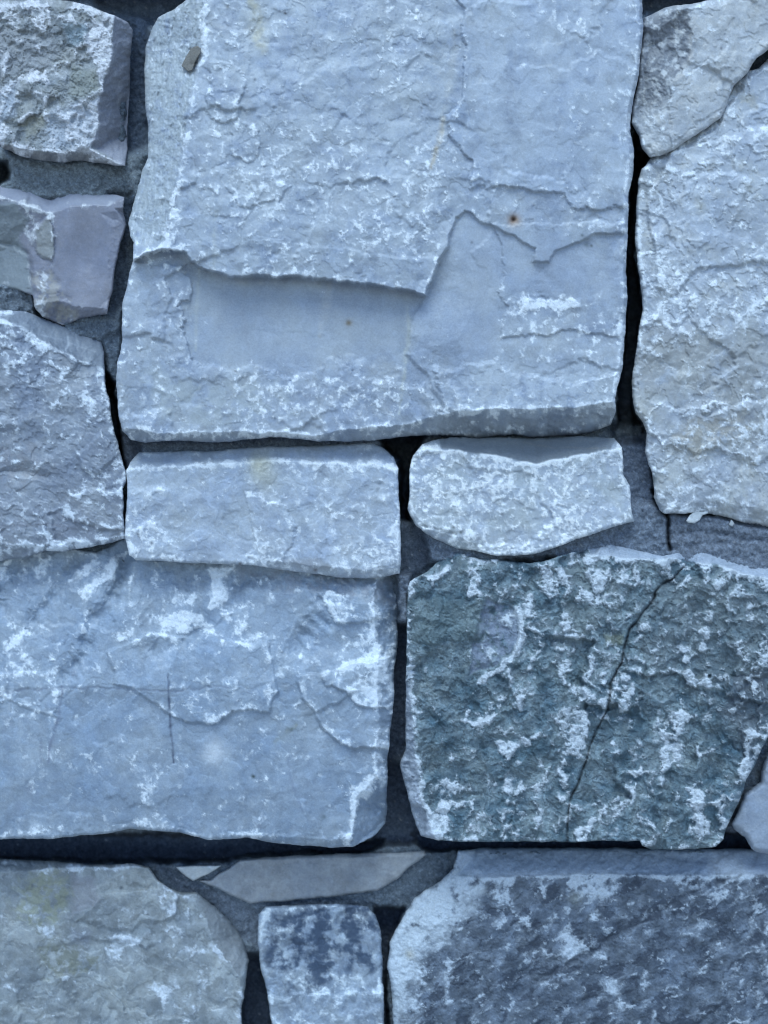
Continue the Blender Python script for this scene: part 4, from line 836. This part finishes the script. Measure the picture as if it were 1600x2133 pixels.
    z += 5.5*sm + 4.5*fbm(X/18, Y/18, 912, 5, .6) + 1.5*perlin(X/7, Y/7, 913)
    w1, w2, wi = worley(X/11, Y/11, 916); z += 3.0*ss((.34-w1)/.2)*(wi > .72); c *= (1+.5*(wi-.5)*ss((.4-w1)/.2))[..., None]
    c *= np.array((.80, .86, .97), np.float32)*(1+.22*fbm(X/20, Y/20, 914, 5, .7)+.12*sm)[..., None]
    sp = ss((fbm(X/9, Y/9, 915, 4, .7)-.72)/.1)[..., None]
    c = c*(1-sp*.5)+.45*sp*.5
    def groove(pts, w, dep, dark):
        nonlocal z, c
        d, t = pdist(pts, X+WX*3, Y+WY*3); m = np.exp(-(d/w)**2)
        z -= dep*m; c *= (1-dark*m)[..., None]
    groove([(1362, 1020), (1384, 1066), (1392, 1082), (1391, 1110), (1395, 1145)], 3.2, 22, .85)
    groove([(1384, 1068), (1437, 1070), (1480, 1070), (1549, 1090), (1600, 1098), (1700, 1115)], 5, 14, .5)
    groove([(1400, 1110), (1480, 1108), (1560, 1125), (1620, 1130)], 7, 5, .1)
    groove([(1440, 1140), (1500, 1128), (1600, 1150)], 6, 4, .1)
    ny, nx = X.shape
    vid = np.arange(nx*ny).reshape(ny, nx)
    q = np.stack([vid[:-1, :-1], vid[1:, :-1], vid[1:, 1:], vid[:-1, 1:]], -1).reshape(-1, 4)
    V = world(X.ravel(), Y.ravel(), z.ravel()); C = np.clip(c.reshape(-1, 3), .02, .6)
    # close the back so the bed is a real slab of masonry
    ring = np.concatenate([vid[0, :], vid[1:, -1], vid[-1, -2::-1], vid[-2:0:-1, 0]])
    RB = world(X.ravel()[ring], Y.ravel()[ring], np.full(len(ring), -620.0, np.float32))
    n0 = len(V); cur = n0+np.arange(len(ring)); nxt = np.roll(cur, -1); rn = np.roll(ring, -1)
    q2 = np.stack([ring, rn, nxt, cur], 1)
    corners = [n0, n0+nx-1, n0+nx-1+ny-1, n0+2*(nx-1)+ny-1]
    F = np.concatenate([q, q2, np.array([corners])])
    return finish('mortar_bed', 'dull grey smeared mortar set back in the joints between all the stones', np.concatenate([V, RB]), F,
                  np.concatenate([C, np.repeat(C.mean(0)[None], len(ring), 0)]), M_MORTAR, 'mortar')
mortar()

# ---------------------------------------------------------------- unseen ground, added to bounce light up onto the undersides
gm = bpy.data.meshes.new('ground')
gm.from_pydata([(-60, -60, 0), (60, -60, 0), (60, 60, 0), (-60, 60, 0)], [], [(0, 1, 2, 3)])
gmat = bpy.data.materials.new('bounce_ground'); gmat.use_nodes = True
gn = gmat.node_tree.nodes.new('ShaderNodeTexNoise'); gn.inputs['Scale'].default_value = 40
gr = gmat.node_tree.nodes.new('ShaderNodeMix'); gr.data_type = 'RGBA'
gr.inputs[6].default_value = (0.28, 0.27, 0.25, 1); gr.inputs[7].default_value = (0.38, 0.37, 0.34, 1)
gmat.node_tree.links.new(gn.outputs['Fac'], gr.inputs[0])
gmat.node_tree.links.new(gr.outputs[2], gmat.node_tree.nodes['Principled BSDF'].inputs['Base Color'])
gm.materials.append(gmat)
go = bpy.data.objects.new('ground', gm); sc.collection.objects.link(go); go['kind'] = 'structure'
